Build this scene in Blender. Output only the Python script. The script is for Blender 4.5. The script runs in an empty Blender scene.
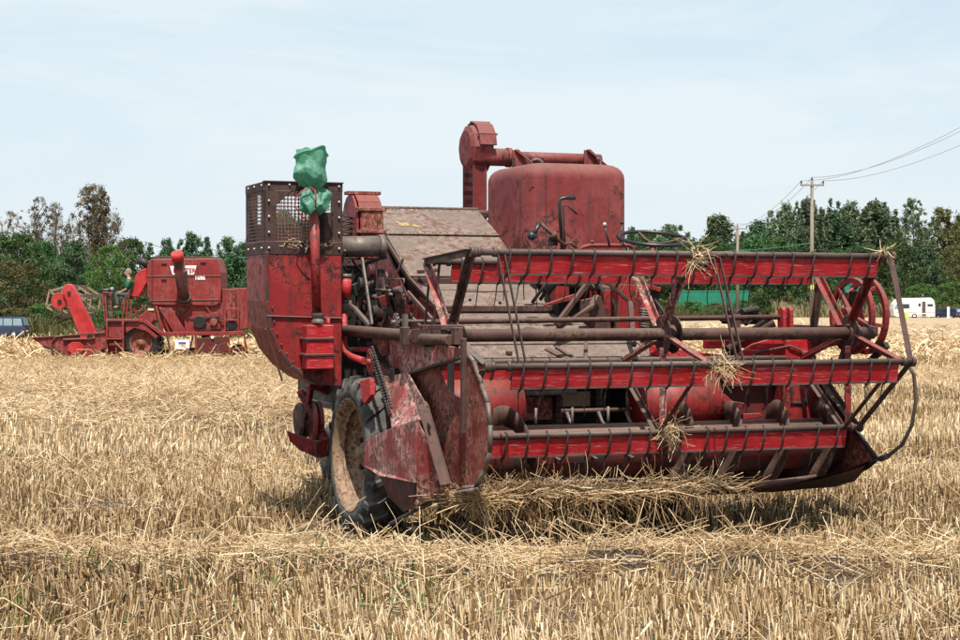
import bpy, math, random
import numpy as np
from mathutils import Vector, Matrix
random.seed(7)
rng = np.random.default_rng(11)
S = bpy.context.scene
COL = S.collection
V = Vector
PI = math.pi

# ------------------------------------------------------------------ camera
CAMZ, F, HOR = 1.8, 1800.0, 306.0
TH = math.atan((320 - HOR) / F)
def ray(px, py):
    x = (px - 480) / F; s = (320 - py) / F
    return V((x, math.cos(TH) + s * math.sin(TH), -math.sin(TH) + s * math.cos(TH)))
def wpt(px, py, Y):
    d = ray(px, py); k = Y / d.y
    return V((d.x * k, Y, CAMZ + d.z * k))
cam = bpy.data.cameras.new('camera'); camo = bpy.data.objects.new('camera', cam)
COL.objects.link(camo); camo.location = (0, 0, CAMZ); camo.rotation_euler = (PI / 2 - TH, 0, 0)
cam.sensor_width = 36; cam.lens = F / 960 * 36; cam.clip_end = 3000; cam.clip_start = 0.1
S.camera = camo

# main combine frame: u across the header, v rearwards, w up
YAW = math.radians(21)
ORG = V((-1.05, 14.27, 0))
A = V((math.cos(YAW), math.sin(YAW), 0)); R = V((-math.sin(YAW), math.cos(YAW), 0))
def at(px, py, u=None, v=None, w=None):
    d = ray(px, py); o = V((0, 0, CAMZ)) - ORG
    ol = V((o.dot(A), o.dot(R), o.z)); dl = V((d.dot(A), d.dot(R), d.z))
    if u is not None: k = (u - ol.x) / dl.x
    elif v is not None: k = (v - ol.y) / dl.y
    else: k = (w - ol.z) / dl.z
    return ol + dl * k

# ------------------------------------------------------------------ mesh builder
def frame(d, up=None):
    d = V(d).normalized()
    up = V(up) if up is not None else V((0, 0, 1))
    if abs(d.dot(up.normalized())) > 0.98: up = V((0, 1, 0)) if abs(d.y) < .9 else V((1, 0, 0))
    s = d.cross(up).normalized(); t = s.cross(d).normalized()
    return d, s, t
class MB:
    def __init__(self): self.v = []; self.f = []; self.s = []; self.m = []; self.mi = 0
    def add(self, vs, fs, smooth=False):
        n = len(self.v); self.v += [tuple(x) for x in vs]
        for f in fs: self.f.append([i + n for i in f]); self.s.append(smooth); self.m.append(self.mi)
        return self
    def box(self, c, size, rot=None):
        hx, hy, hz = size[0] / 2, size[1] / 2, size[2] / 2
        P = [V((x, y, z)) for x in (-hx, hx) for y in (-hy, hy) for z in (-hz, hz)]
        if rot is not None: P = [rot @ p for p in P]
        c = V(c)
        return self.add([p + c for p in P], [(0, 1, 3, 2), (4, 6, 7, 5), (0, 4, 5, 1), (2, 3, 7, 6), (0, 2, 6, 4), (1, 5, 7, 3)])
    def bx(self, a, b):
        a = V(a); b = V(b)
        return self.box((a + b) / 2, [abs(x) for x in (b - a)])
    def bar(self, p, q, w, h, up=None):
        p = V(p); q = V(q); d, s, t = frame(q - p, up)
        vs = []
        for o in (p, q):
            for a_, b_ in ((-1, -1), (1, -1), (1, 1), (-1, 1)): vs.append(o + s * (a_ * w / 2) + t * (b_ * h / 2))
        return self.add(vs, [(3, 2, 1, 0), (4, 5, 6, 7), (0, 1, 5, 4), (1, 2, 6, 5), (2, 3, 7, 6), (3, 0, 4, 7)])
    def angle(self, p, q, w, t_, up=None):
        p = V(p); q = V(q); d, s, t = frame(q - p, up)
        self.bar(p, q, w, t_, up)
        return self.bar(p + s * (w / 2 - t_ / 2) - t * (w / 2), q + s * (w / 2 - t_ / 2) - t * (w / 2), t_, w - t_, up)
    def tube(self, pts, r, n=8, caps=True, closed=False):
        pts = [V(p) for p in pts]; k = len(pts)
        rs = r if isinstance(r, (list, tuple)) else [r] * k
        vs = []; s0 = None
        for i, p in enumerate(pts):
            if closed: d = pts[(i + 1) % k] - pts[i - 1]
            else: d = pts[min(i + 1, k - 1)] - pts[max(i - 1, 0)]
            if d.length < 1e-9: d = V((0, 0, 1))
            d.normalize()
            if s0 is None: _, s0, _ = frame(d)
            s = s0 - d * s0.dot(d)
            s = s.normalized() if s.length > 1e-6 else frame(d)[1]
            t = d.cross(s); s0 = s
            for j in range(n):
                a = 2 * PI * j / n
                vs.append(p + (s * math.cos(a) + t * math.sin(a)) * rs[i])
        fs = []
        for i in range(k if closed else k - 1):
            for j in range(n):
                a = i * n + j; b = i * n + (j + 1) % n; i2 = (i + 1) % k
                fs.append((a, b, i2 * n + (j + 1) % n, i2 * n + j))
        self.add(vs, fs, True)
        if caps and not closed:
            m = len(self.v) - len(vs)
            self.f.append([m + j for j in range(n)][::-1]); self.s.append(False); self.m.append(self.mi)
            self.f.append([m + (k - 1) * n + j for j in range(n)]); self.s.append(False); self.m.append(self.mi)
        return self
    def lathe(self, prof, o, axis=(1, 0, 0), n=32, smooth=True, a0=0, a1=2 * PI):
        o = V(o); d, s, t = frame(axis); full = abs(a1 - a0 - 2 * PI) < 1e-6
        m = n if full else n + 1; vs = []
        for (a, r) in prof:
            for j in range(m):
                th = a0 + (a1 - a0) * j / n
                vs.append(o + d * a + (s * math.cos(th) + t * math.sin(th)) * r)
        fs = []
        for i in range(len(prof) - 1):
            for j in range(n):
                j2 = (j + 1) % m if full else j + 1
                fs.append((i * m + j, i * m + j2, (i + 1) * m + j2, (i + 1) * m + j))
        return self.add(vs, fs, smooth)
    def disc(self, c, r, th, axis=(1, 0, 0), n=24):
        return self.lathe([(-th / 2, 0.0005), (-th / 2, r), (th / 2, r), (th / 2, 0.0005)], c, axis, n, False)
    def plate(self, pts, th, nrm=None):
        pts = [V(p) for p in pts]
        if nrm is None:
            nrm = V((0, 0, 0))
            for i in range(len(pts)):
                a = pts[i]; b = pts[(i + 1) % len(pts)]
                nrm += V(((a.y - b.y) * (a.z + b.z), (a.z - b.z) * (a.x + b.x), (a.x - b.x) * (a.y + b.y)))
        nrm = V(nrm).normalized(); k = len(pts)
        vs = [p - nrm * th / 2 for p in pts] + [p + nrm * th / 2 for p in pts]
        fs = [list(range(k))[::-1], list(range(k, 2 * k))] + [(i, (i + 1) % k, k + (i + 1) % k, k + i) for i in range(k)]
        return self.add(vs, fs)
    def ball(self, c, r, n=10, sq=(1, 1, 1)):
        c = V(c); vs = []; fs = []; m = max(4, n // 2)
        for i in range(m + 1):
            ph = PI * i / m
            for j in range(n):
                a = 2 * PI * j / n
                vs.append(c + V((math.sin(ph) * math.cos(a) * r * sq[0], math.sin(ph) * math.sin(a) * r * sq[1], math.cos(ph) * r * sq[2])))
        for i in range(m):
            for j in range(n): fs.append((i * n + j, (i + 1) * n + j, (i + 1) * n + (j + 1) % n, i * n + (j + 1) % n))
        return self.add(vs, fs, True)
    def grid(self, P, smooth=True):       # P[i][j]
        ni = len(P); nj = len(P[0]); vs = [p for row in P for p in row]
        return self.add(vs, [(i * nj + j, i * nj + j + 1, (i + 1) * nj + j + 1, (i + 1) * nj + j) for i in range(ni - 1) for j in range(nj - 1)], smooth)
    def build(self, name, mats, parent=None, bevel=0, origin=None, solid=0):
        vs = self.v
        if origin is not None: vs = [tuple(V(p) - V(origin)) for p in vs]
        me = bpy.data.meshes.new(name); me.from_pydata(vs, [], self.f); me.update()
        me.polygons.foreach_set('use_smooth', self.s)
        mats = mats if isinstance(mats, (list, tuple)) else [mats]
        for m in mats: me.materials.append(m)
        if len(mats) > 1: me.polygons.foreach_set('material_index', self.m)
        o = bpy.data.objects.new(name, me); COL.objects.link(o)
        if origin is not None: o.location = origin
        if parent: o.parent = parent
        if solid:
            md = o.modifiers.new('solid', 'SOLIDIFY'); md.thickness = solid; md.offset = 0
        if bevel:
            md = o.modifiers.new('bevel', 'BEVEL'); md.width = bevel; md.segments = 1; md.limit_method = 'ANGLE'; md.angle_limit = 0.7
        return o
def tag(o, label=None, cat=None, group=None, kind=None):
    if label: o['label'] = label
    if cat: o['category'] = cat
    if group: o['group'] = group
    if kind: o['kind'] = kind
    return o
def empty(name, loc, rz=0, **k):
    o = bpy.data.objects.new(name, None); COL.objects.link(o)
    o.location = loc; o.rotation_euler = (0, 0, rz); o.empty_display_size = .3
    return tag(o, **k)
def copy_tree(o, parent=None):
    c = o.copy(); COL.objects.link(c); c.parent = parent
    for ch in [x for x in COL.objects if x.parent == o]: copy_tree(ch, c)
    return c

# ------------------------------------------------------------------ materials
def newmat(name):
    m = bpy.data.materials.new(name); m.use_nodes = True
    nt = m.node_tree; b = nt.nodes['Principled BSDF']
    return m, nt, b
def N(nt, t, **k):
    n = nt.nodes.new(t)
    for a, v_ in k.items():
        if a.startswith('i_'): n.inputs[a[2:].replace('_', ' ')].default_value = v_
        else: setattr(n, a, v_)
    return n
def noise(nt, scale, detail=4, rough=.6, vec=None, dist=0):
    n = N(nt, 'ShaderNodeTexNoise'); n.inputs['Scale'].default_value = scale; n.inputs['Detail'].default_value = detail
    n.inputs['Roughness'].default_value = rough; n.inputs['Distortion'].default_value = dist
    if vec is not None: nt.links.new(vec, n.inputs['Vector'])
    return n.outputs['Fac']
def ramp(nt, src, a, b, ca=0.0, cb=1.0):
    n = N(nt, 'ShaderNodeMapRange'); n.inputs['From Min'].default_value = a; n.inputs['From Max'].default_value = b
    n.inputs['To Min'].default_value = ca; n.inputs['To Max'].default_value = cb
    nt.links.new(src, n.inputs['Value']); return n.outputs['Result']
def mix(nt, fac, c1, c2, mode='MIX'):
    n = N(nt, 'ShaderNodeMix', data_type='RGBA', blend_type=mode)
    for i, c in ((6, c1), (7, c2)):
        if isinstance(c, (tuple, list)): n.inputs[i].default_value = (*c[:3], 1)
        else: nt.links.new(c, n.inputs[i])
    if isinstance(fac, (int, float)): n.inputs[0].default_value = fac
    else: nt.links.new(fac, n.inputs[0])
    return n.outputs[2]
def mul(nt, a, b, op='MULTIPLY'):
    n = N(nt, 'ShaderNodeMath', operation=op)
    for i, c in enumerate((a, b)):
        if isinstance(c, (int, float)): n.inputs[i].default_value = c
        else: nt.links.new(c, n.inputs[i])
    return n.outputs[0]
def objvec(nt, sc=(1, 1, 1)):
    tc = N(nt, 'ShaderNodeTexCoord')
    mp = N(nt, 'ShaderNodeMapping'); mp.inputs['Scale'].default_value = sc
    nt.links.new(tc.outputs['Object'], mp.inputs['Vector']); return mp.outputs[0]
DK = .74
def painted(name, base, worn=.3, rust=(.13, .05, .03), dust=.25, dustc=(.33, .25, .19), faded=None, rough=.45, sc=1.0, speck=.5, bump=.25, metal=0, streak=.3, edge=.6, scratch=0):
    """weathered paint: fading, rust patches, speckles of bare rust, vertical streaks and dust on faces that look up"""
    m, nt, b = newmat(name); v = objvec(nt)
    faded = faded or tuple(min(1, c * 1.25 + .05) for c in base)
    base, faded, rust, dustc = [tuple(x * DK for x in q) for q in (base, faded, rust, dustc)]
    n1 = noise(nt, 1.7 * sc, 6, .65, v); n2 = noise(nt, 9 * sc, 8, .7, v, .6); n3 = noise(nt, 55 * sc, 5, .7, v)
    vs = objvec(nt, (14, 14, 1.1)); n4 = noise(nt, 1.6 * sc, 5, .6, vs)
    c = mix(nt, ramp(nt, n1, .42, .62), base, faded)
    c = mix(nt, ramp(nt, n2, .48, .68, 0, .5), c, tuple(x * .5 for x in base))
    c = mix(nt, mul(nt, ramp(nt, n4, .52, .66), streak), c, tuple(x * .4 + .015 for x in rust))
    w0 = .66 - .3 * worn
    mix3 = mul(nt, mul(nt, mul(nt, n1, .32), mul(nt, n2, .40), 'ADD'), mul(nt, n3, .28), 'ADD')
    patch = ramp(nt, mix3, w0 - .012, w0 + .018)
    rc = mix(nt, n3, tuple(x * .45 for x in rust), tuple(min(1, x * 1.9) for x in rust))
    c = mix(nt, patch, c, rc)
    sp = ramp(nt, n3, .66 - .1 * speck, .70 - .1 * speck)
    c = mix(nt, mul(nt, sp, mul(nt, ramp(nt, n2, .4, .6), .85)), c, tuple(x * .4 for x in rust))
    if scratch:      # pale scratches along the length of the boards
        n5 = noise(nt, 5.0, 6, .7, objvec(nt, (1.2, 9, 22)))
        c = mix(nt, mul(nt, ramp(nt, n5, .57, .66), scratch), c, tuple(min(1, x * .7 + .2) for x in faded))
    if edge:         # paint chipped off along sharp edges
        bv = N(nt, 'ShaderNodeBevel'); bv.samples = 4; bv.inputs['Radius'].default_value = .014
        gg = N(nt, 'ShaderNodeNewGeometry'); dt = N(nt, 'ShaderNodeVectorMath', operation='DOT_PRODUCT'); nt.links.new(bv.outputs[0], dt.inputs[0]); nt.links.new(gg.outputs['Normal'], dt.inputs[1])
        em = mul(nt, ramp(nt, dt.outputs['Value'], .98, .80), ramp(nt, mul(nt, n2, n3, 'ADD'), .86, 1.08))
        c = mix(nt, mul(nt, em, edge), c, mix(nt, n3, tuple(x * .6 for x in rust), tuple(min(1, x * .5 + .16) for x in rust)))
    if dust:
        g = N(nt, 'ShaderNodeNewGeometry'); sx = N(nt, 'ShaderNodeSeparateXYZ'); nt.links.new(g.outputs['Normal'], sx.inputs[0])
        df = mul(nt, ramp(nt, sx.outputs[2], .05, .9), mul(nt, ramp(nt, n2, .3, .6, .35, 1), dust * 2.2))
        cl = N(nt, 'ShaderNodeClamp'); nt.links.new(df, cl.inputs[0])
        c = mix(nt, cl.outputs[0], c, mix(nt, n3, dustc, tuple(x * 1.25 for x in dustc)))
    nt.links.new(c, b.inputs['Base Color'])
    nt.links.new(ramp(nt, n2, .3, .7, rough - .1, rough + .25), b.inputs['Roughness'])
    b.inputs['Metallic'].default_value = metal; b.inputs['Specular IOR Level'].default_value = .3
    bp = N(nt, 'ShaderNodeBump'); bp.inputs['Strength'].default_value = bump; bp.inputs['Distance'].default_value = .01
    nt.links.new(mul(nt, n2, n3, 'ADD'), bp.inputs['Height']); nt.links.new(bp.outputs[0], b.inputs['Normal'])
    return m
def plain(name, c, rough=.5, metal=0, var=.25, sc=6, bump=0):
    m, nt, b = newmat(name); v = objvec(nt); n1 = noise(nt, sc, 5, .6, v)
    nt.links.new(mix(nt, n1, tuple(x * (1 - var) for x in c), tuple(min(1, x * (1 + var)) for x in c)), b.inputs['Base Color'])
    b.inputs['Roughness'].default_value = rough; b.inputs['Metallic'].default_value = metal
    if bump:
        bp = N(nt, 'ShaderNodeBump'); bp.inputs['Strength'].default_value = bump; bp.inputs['Distance'].default_value = .01
        nt.links.new(n1, bp.inputs['Height']); nt.links.new(bp.outputs[0], b.inputs['Normal'])
    return m
M = {}
M['red'] = painted('weathered red paint', (.27, .014, .015), .42, rust=(.038, .012, .009), dust=.15, faded=(.38, .035, .032), streak=.7, sc=1.6, speck=.7)
M['grimy'] = painted('red paint under black grease', (.17, .012, .012), .52, rust=(.022, .012, .010), dust=.05, faded=(.10, .012, .011), rough=.5, sc=1.6, speck=.8, streak=.8)
M['bat'] = painted('bright red boards', (.44, .009, .014), .16, rust=(.10, .025, .018), dust=.1, faded=(.54, .030, .036), speck=.45, rough=.5, streak=.15, sc=1.5, scratch=.9)
M['dullred'] = painted('dull chalky red paint', (.20, .024, .024), .38, rust=(.045, .015, .012), dust=.24, dustc=(.26, .16, .13), faded=(.29, .068, .062), rough=.6, streak=.45, speck=.3)
M['pinkred'] = painted('chalky worn red lightened for shade', (.36, .055, .052), .50, rust=(.10, .048, .034), dust=.1, faded=(.92, .52, .47), rough=.6, streak=.7, speck=.8, sc=2.2)  # worn pinkish paint, pale tone also raised to brighten plates lying in shade
M['rustred'] = painted('rusting red lightened for shade', (.22, .024, .02), .50, rust=(.10, .035, .018), dust=.08, faded=(.62, .26, .19), rough=.7, speck=1, sc=3.2)  # real rust, but faded tone lifted so the shaded end plates look lit
M['darkred'] = painted('dark grimy red', (.13, .014, .014), .55, rust=(.045, .024, .02), dust=.25, faded=(.2, .03, .028), rough=.6, speck=.6)
M['brown'] = painted('brown rusty steel', (.075, .032, .025), .45, rust=(.04, .018, .013), dust=.14, faded=(.15, .075, .06), rough=.65, speck=.4)
M['batpipe'] = painted('brown steel pipe', (.065, .036, .032), .3, rust=(.03, .015, .012), dust=.18, faded=(.13, .08, .07), rough=.5, speck=.2)
M['greysteel'] = painted('worn bare steel', (.17, .135, .12), .4, rust=(.06, .03, .02), dust=.12, faded=(.26, .21, .185), rough=.5, speck=.4, metal=.3)
M['beige'] = painted('dust covered sheet', (.19, .145, .12), .47, rust=(.11, .055, .042), dust=.05, dustc=(.33, .26, .2), faded=(.32, .245, .205), rough=.75, sc=1.9, speck=.6, streak=.2)
M['grease'] = painted('black grease and painted shade', (.014, .012, .011), .3, rust=(.03, .014, .01), dust=.06, faded=(.03, .024, .02), rough=.5, speck=.2)  # grease on parts; its black also stands for shadow inside the engine bay
M['cage'] = painted('brown rusted screen frame', (.07, .035, .03), .5, rust=(.05, .022, .017), dust=.18, faded=(.11, .06, .052), rough=.7, speck=.5)
M['rim'] = painted('rusty cream wheel rim', (.33, .215, .13), .50, rust=(.12, .045, .022), dust=.1, faded=(.50, .36, .25), rough=.7, speck=.9, sc=3.4)
M['rubber'] = painted('dusty black rubber', (.035, .035, .035), .25, rust=(.16, .14, .12), dust=.2, dustc=(.20, .18, .155), faded=(.155, .145, .13), rough=.8, speck=.2, sc=3, streak=.3)
M['farred'] = painted('faded red paint', (.27, .022, .022), .38, rust=(.075, .02, .014), dust=.12, faded=(.36, .075, .065), rough=.55, sc=.9, streak=.8, speck=.2, edge=0)
M['farbright'] = painted('bright red panel', (.45, .018, .018), .1, dust=.08, rough=.45, sc=.5, speck=.05, streak=.2, edge=0)
M['wood'] = plain('bleached wooden slat', (.24, .165, .11), .8, sc=12)
M['black'] = plain('black plastic', (.015, .015, .016), .4)
M['bolt'] = plain('shiny bolt head', (.45, .43, .4), .4, .5)
M['white'] = plain('white paint', (.8, .8, .78), .4, var=.06)
M['glass'] = plain('dark window glass', (.03, .04, .05), .08)
M['paleglass'] = plain('glass with painted sky reflection', (.20, .28, .32), .06)  # pale blue base colour stands in for the sky mirrored in glass
# ------------------------------------------------------------------ light and sky
SUN_EL, SUN_AZ = 61.0, math.atan2(.05, -1)      # azimuth measured from +Y towards +X
W = bpy.data.worlds.new('World'); S.world = W; W.use_nodes = True
nt = W.node_tree; bg = nt.nodes['Background']
sky = N(nt, 'ShaderNodeTexSky', sky_type='NISHITA'); sky.sun_disc = False
sky.sun_elevation = math.radians(SUN_EL); sky.sun_rotation = SUN_AZ
sky.dust_density = 2.5; sky.air_density = 1.0; sky.ozone_density = 1.0
tc = N(nt, 'ShaderNodeTexCoord'); mp = N(nt, 'ShaderNodeMapping'); mp.inputs['Scale'].default_value = (1, 1, 5)
nt.links.new(tc.outputs['Generated'], mp.inputs['Vector'])
cn = noise(nt, 3.2, 7, .62, mp.outputs[0], .5)
sep = N(nt, 'ShaderNodeSeparateXYZ'); nt.links.new(tc.outputs['Generated'], sep.inputs[0])
wisp_c = mix(nt, ramp(nt, cn, .42, .60), (6.7, 8.25, 9.2), (8.0, 9.0, 9.5))
low = mix(nt, ramp(nt, sep.outputs[2], .0, .16), (8.3, 9.0, 9.35), wisp_c)
lit = mix(nt, ramp(nt, sep.outputs[2], .1, .9, .93, .45), sky.outputs[0], low)
nt.links.new(lit, bg.inputs['Color']); bg.inputs['Strength'].default_value = .068
sun = bpy.data.lights.new('sun', 'SUN'); sun.energy = 4.8; sun.angle = math.radians(.6); sun.color = (1, .95, .87)
suno = bpy.data.objects.new('sun', sun); COL.objects.link(suno)
el = math.radians(SUN_EL)
sd = V((math.sin(SUN_AZ) * math.cos(el), math.cos(SUN_AZ) * math.cos(el), math.sin(el)))
suno.rotation_euler = sd.to_track_quat('Z', 'Y').to_euler(); suno.location = (0, 0, 30)
S.view_settings.view_transform = 'Standard'; S.view_settings.look = 'None'
S.view_settings.exposure = 0.62; S.view_settings.gamma = 1
S.cycles.max_bounces = 6; S.cycles.diffuse_bounces = 3; S.cycles.use_adaptive_sampling = True; S.cycles.adaptive_threshold = .02

# ------------------------------------------------------------------ terrain
def sstep(a, b, x):
    t = np.clip((x - a) / (b - a), 0, 1); return t * t * (3 - 2 * t)
_perm = rng.random((256, 256))
def vnoise(x, y):
    xi = np.floor(x).astype(int); yi = np.floor(y).astype(int); fx = x - xi; fy = y - yi
    fx = fx * fx * (3 - 2 * fx); fy = fy * fy * (3 - 2 * fy)
    g = lambda a, b: _perm[a & 255, b & 255]
    return (g(xi, yi) * (1 - fx) + g(xi + 1, yi) * fx) * (1 - fy) + (g(xi, yi + 1) * (1 - fx) + g(xi + 1, yi + 1) * fx) * fy
def windrow(x, y):
    """heaps of loose straw left by the machines: 0..1"""
    x = np.asarray(x, float); y = np.asarray(y, float)
    yy = y + .10 * x
    a = sstep(23, 27, yy + 1.5 * vnoise(x * .3, y * .3)) * (1 - sstep(70, 90, yy)) * (1 - sstep(-3.5, -.5, x))
    b = np.exp(-((y + .03 * x - 44) / 6) ** 2) * sstep(2, 5, x) + np.exp(-((y - 72) / 8) ** 2) * sstep(2, 5, x)
    c = .75 * np.exp(-((y + .05 * x - 12.0) / .38) ** 2)
    d = .35 * np.exp(-((y + .04 * x - 18.6) / .5) ** 2)
    return np.clip(a + .8 * b + c + d, 0, 1)
def wheight(x, y): return windrow(x, y) * (.30 - .25 * sstep(30, 44, np.asarray(y, float)))
def gz(x, y):
    x = np.asarray(x, float); y = np.asarray(y, float)
    t = sstep(75, 135, y); r = x / np.maximum(y, 1)
    z = t * (-.75 + 1.05 * sstep(-.14, .04, r))
    lump = (vnoise(x * .9, y * .8) * .6 + vnoise(x * 2.3 + 9, y * 2.1) * .4)
    z = z + wheight(x, y) * lump + (vnoise(x * 1.3, y * 5.5) - .5) * .03
    return z
ys = np.concatenate([np.arange(3, 24, .2), np.arange(24, 90, .45), np.geomspace(90, 2500, 70)])
us = np.linspace(-1, 1, 161); us = np.sign(us) * np.abs(us) ** 1.3
P = []
Y2, U2 = np.meshgrid(ys, us, indexing='ij')
X2 = U2 * (Y2 * .75 + 6)
Z2 = gz(X2, Y2)
co = np.stack([X2, Y2, Z2], -1).reshape(-1, 3)
nj = len(us); ni = len(ys)
idx = np.arange(ni * nj).reshape(ni, nj)
quads = np.stack([idx[:-1, :-1], idx[:-1, 1:], idx[1:, 1:], idx[1:, :-1]], -1).reshape(-1, 4)
def np_mesh(name, co, faces, mat, attr=None, smooth=False):
    me = bpy.data.meshes.new(name); k = faces.shape[1]
    me.vertices.add(len(co)); me.vertices.foreach_set('co', np.ascontiguousarray(co, dtype=np.float32).ravel())
    me.loops.add(faces.size); me.loops.foreach_set('vertex_index', faces.astype(np.int32).ravel())
    me.polygons.add(len(faces)); me.polygons.foreach_set('loop_start', np.arange(0, faces.size, k, dtype=np.int32))
    me.polygons.foreach_set('loop_total', np.full(len(faces), k, dtype=np.int32))
    me.update(calc_edges=True)
    if smooth: me.polygons.foreach_set('use_smooth', np.ones(len(faces), dtype=bool))
    if attr is not None:
        at_ = me.attributes.new('tint', 'FLOAT', 'POINT'); at_.data.foreach_set('value', attr.astype(np.float32))
    me.materials.append(mat); return me
m, nt, b = newmat('field soil with chaff')
v = objvec(nt); vs = objvec(nt, (1, 1, 1)); sepo = N(nt, 'ShaderNodeSeparateXYZ'); nt.links.new(v, sepo.inputs[0])
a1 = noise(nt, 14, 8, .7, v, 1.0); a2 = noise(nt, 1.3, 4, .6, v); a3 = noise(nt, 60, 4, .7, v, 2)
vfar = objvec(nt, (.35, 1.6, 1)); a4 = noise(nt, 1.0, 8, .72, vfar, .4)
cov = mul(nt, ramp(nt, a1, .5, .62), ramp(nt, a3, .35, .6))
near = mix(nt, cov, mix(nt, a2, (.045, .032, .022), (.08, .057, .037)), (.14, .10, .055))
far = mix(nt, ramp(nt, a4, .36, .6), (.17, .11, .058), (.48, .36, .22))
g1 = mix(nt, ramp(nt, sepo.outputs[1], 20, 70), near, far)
nt.links.new(g1, b.inputs['Base Color']); b.inputs['Roughness'].default_value = .95
bp = N(nt, 'ShaderNodeBump'); bp.inputs['Strength'].default_value = .8; bp.inputs['Distance'].default_value = .04
nt.links.new(a1, bp.inputs['Height']); nt.links.new(bp.outputs[0], b.inputs['Normal'])
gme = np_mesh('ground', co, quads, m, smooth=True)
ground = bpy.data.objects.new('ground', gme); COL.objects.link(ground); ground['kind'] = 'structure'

# ------------------------------------------------------------------ stubble and straw
def straw_mat(name, dark, mid, pale, green=0):
    m, nt, b = newmat(name); a = N(nt, 'ShaderNodeAttribute', attribute_name='tint')
    cr = N(nt, 'ShaderNodeValToRGB'); e = cr.color_ramp
    e.elements[0].color = (*dark, 1); e.elements[0].position = 0; e.elements[1].color = (*pale, 1); e.elements[1].position = 1
    q = e.elements.new(.45); q.color = (*mid, 1)
    nt.links.new(a.outputs['Fac'], cr.inputs[0]); nt.links.new(cr.outputs[0], b.inputs['Base Color'])
    b.inputs['Roughness'].default_value = .45; b.inputs['Specular IOR Level'].default_value = .35
    return m
M['stubble'] = straw_mat('straw stubble', (.045, .022, .009), (.38, .24, .11), (.90, .73, .48))
M['straw'] = straw_mat('loose straw', (.075, .037, .016), (.39, .245, .115), (.80, .63, .40))
M['weed'] = straw_mat('green weeds', (.03, .07, .015), (.07, .15, .03), (.16, .26, .07))
def prisms(base, vec, r, tint, bend=None, flat=False):
    """straws: 3-sided prisms with a joint at the middle (flat: one ribbon)"""
    n = len(base)
    d = vec / (np.linalg.norm(vec, axis=1, keepdims=True) + 1e-9)
    h = rng.normal(size=(n, 3)); s = np.cross(d, h); s /= np.linalg.norm(s, axis=1, keepdims=True) + 1e-9; t = np.cross(d, s)
    mid = base + vec * .5 + (bend if bend is not None else 0)
    rings = [base, mid, base + vec] if bend is not None else [base, base + vec]
    k = 2 if flat else 3; out = []
    for ring in rings:
        for j in range(k):
            a = 2 * PI * j / k
            out.append(ring + (s * math.cos(a) + t * math.sin(a)) * r[:, None])
    vpb = len(out); co = np.stack(out, 1).reshape(-1, 3)
    f = []
    for q in range(len(rings) - 1):
        for j in range(k if not flat else 1):
            f.append([q * k + j, q * k + (j + 1) % k, (q + 1) * k + (j + 1) % k, (q + 1) * k + j])
    f = np.array(f); off = (np.arange(n) * vpb)[:, None, None]
    return co, (f[None] + off).reshape(-1, 4), np.repeat(tint, vpb)
def curls(base, d0, L, r, tint, curl=.5, seg=6, seed=0, sag=.10):
    """bent straws: a chain of segments whose direction drifts and sags"""
    g = np.random.default_rng(seed); n = len(base); d = d0 / np.linalg.norm(d0, axis=1, keepdims=True); p = base.copy(); h = g.normal(size=(n, 3)); out = []
    drift = g.normal(0, curl, (n, 3))
    for i in range(seg + 1):
        s = np.cross(d, h); s /= np.linalg.norm(s, axis=1, keepdims=True) + 1e-9; t = np.cross(d, s); k = 1 - .5 * i / seg
        for j in range(3): a = 2 * PI * j / 3; out.append(p + (s * math.cos(a) + t * math.sin(a)) * (r * k)[:, None])
        p = p + d * (L / seg)[:, None]; d = d + drift * .35 + g.normal(0, curl * .25, (n, 3)) + np.array([0, 0, -sag]); d /= np.linalg.norm(d, axis=1, keepdims=True)
    vpb = len(out); co = np.stack(out, 1).reshape(-1, 3); f = np.array([[q * 3 + j, q * 3 + (j + 1) % 3, (q + 1) * 3 + (j + 1) % 3, (q + 1) * 3 + j] for q in range(seg) for j in range(3)])
    return co, (f[None] + (np.arange(n) * vpb)[:, None, None]).reshape(-1, 4), np.repeat(tint, vpb)
def join(parts, name, mat):
    cs, fs, ts = [], [], []; o = 0
    for c, f, t in parts: cs.append(c); fs.append(f + o); ts.append(t); o += len(c)
    me = np_mesh(name, np.concatenate(cs), np.concatenate(fs), mat, np.concatenate(ts))
    ob = bpy.data.objects.new(name, me); COL.objects.link(ob); return ob
def inview(x, y, m=1.6): return np.abs(x) < y * .27 + m
rows = []
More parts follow.
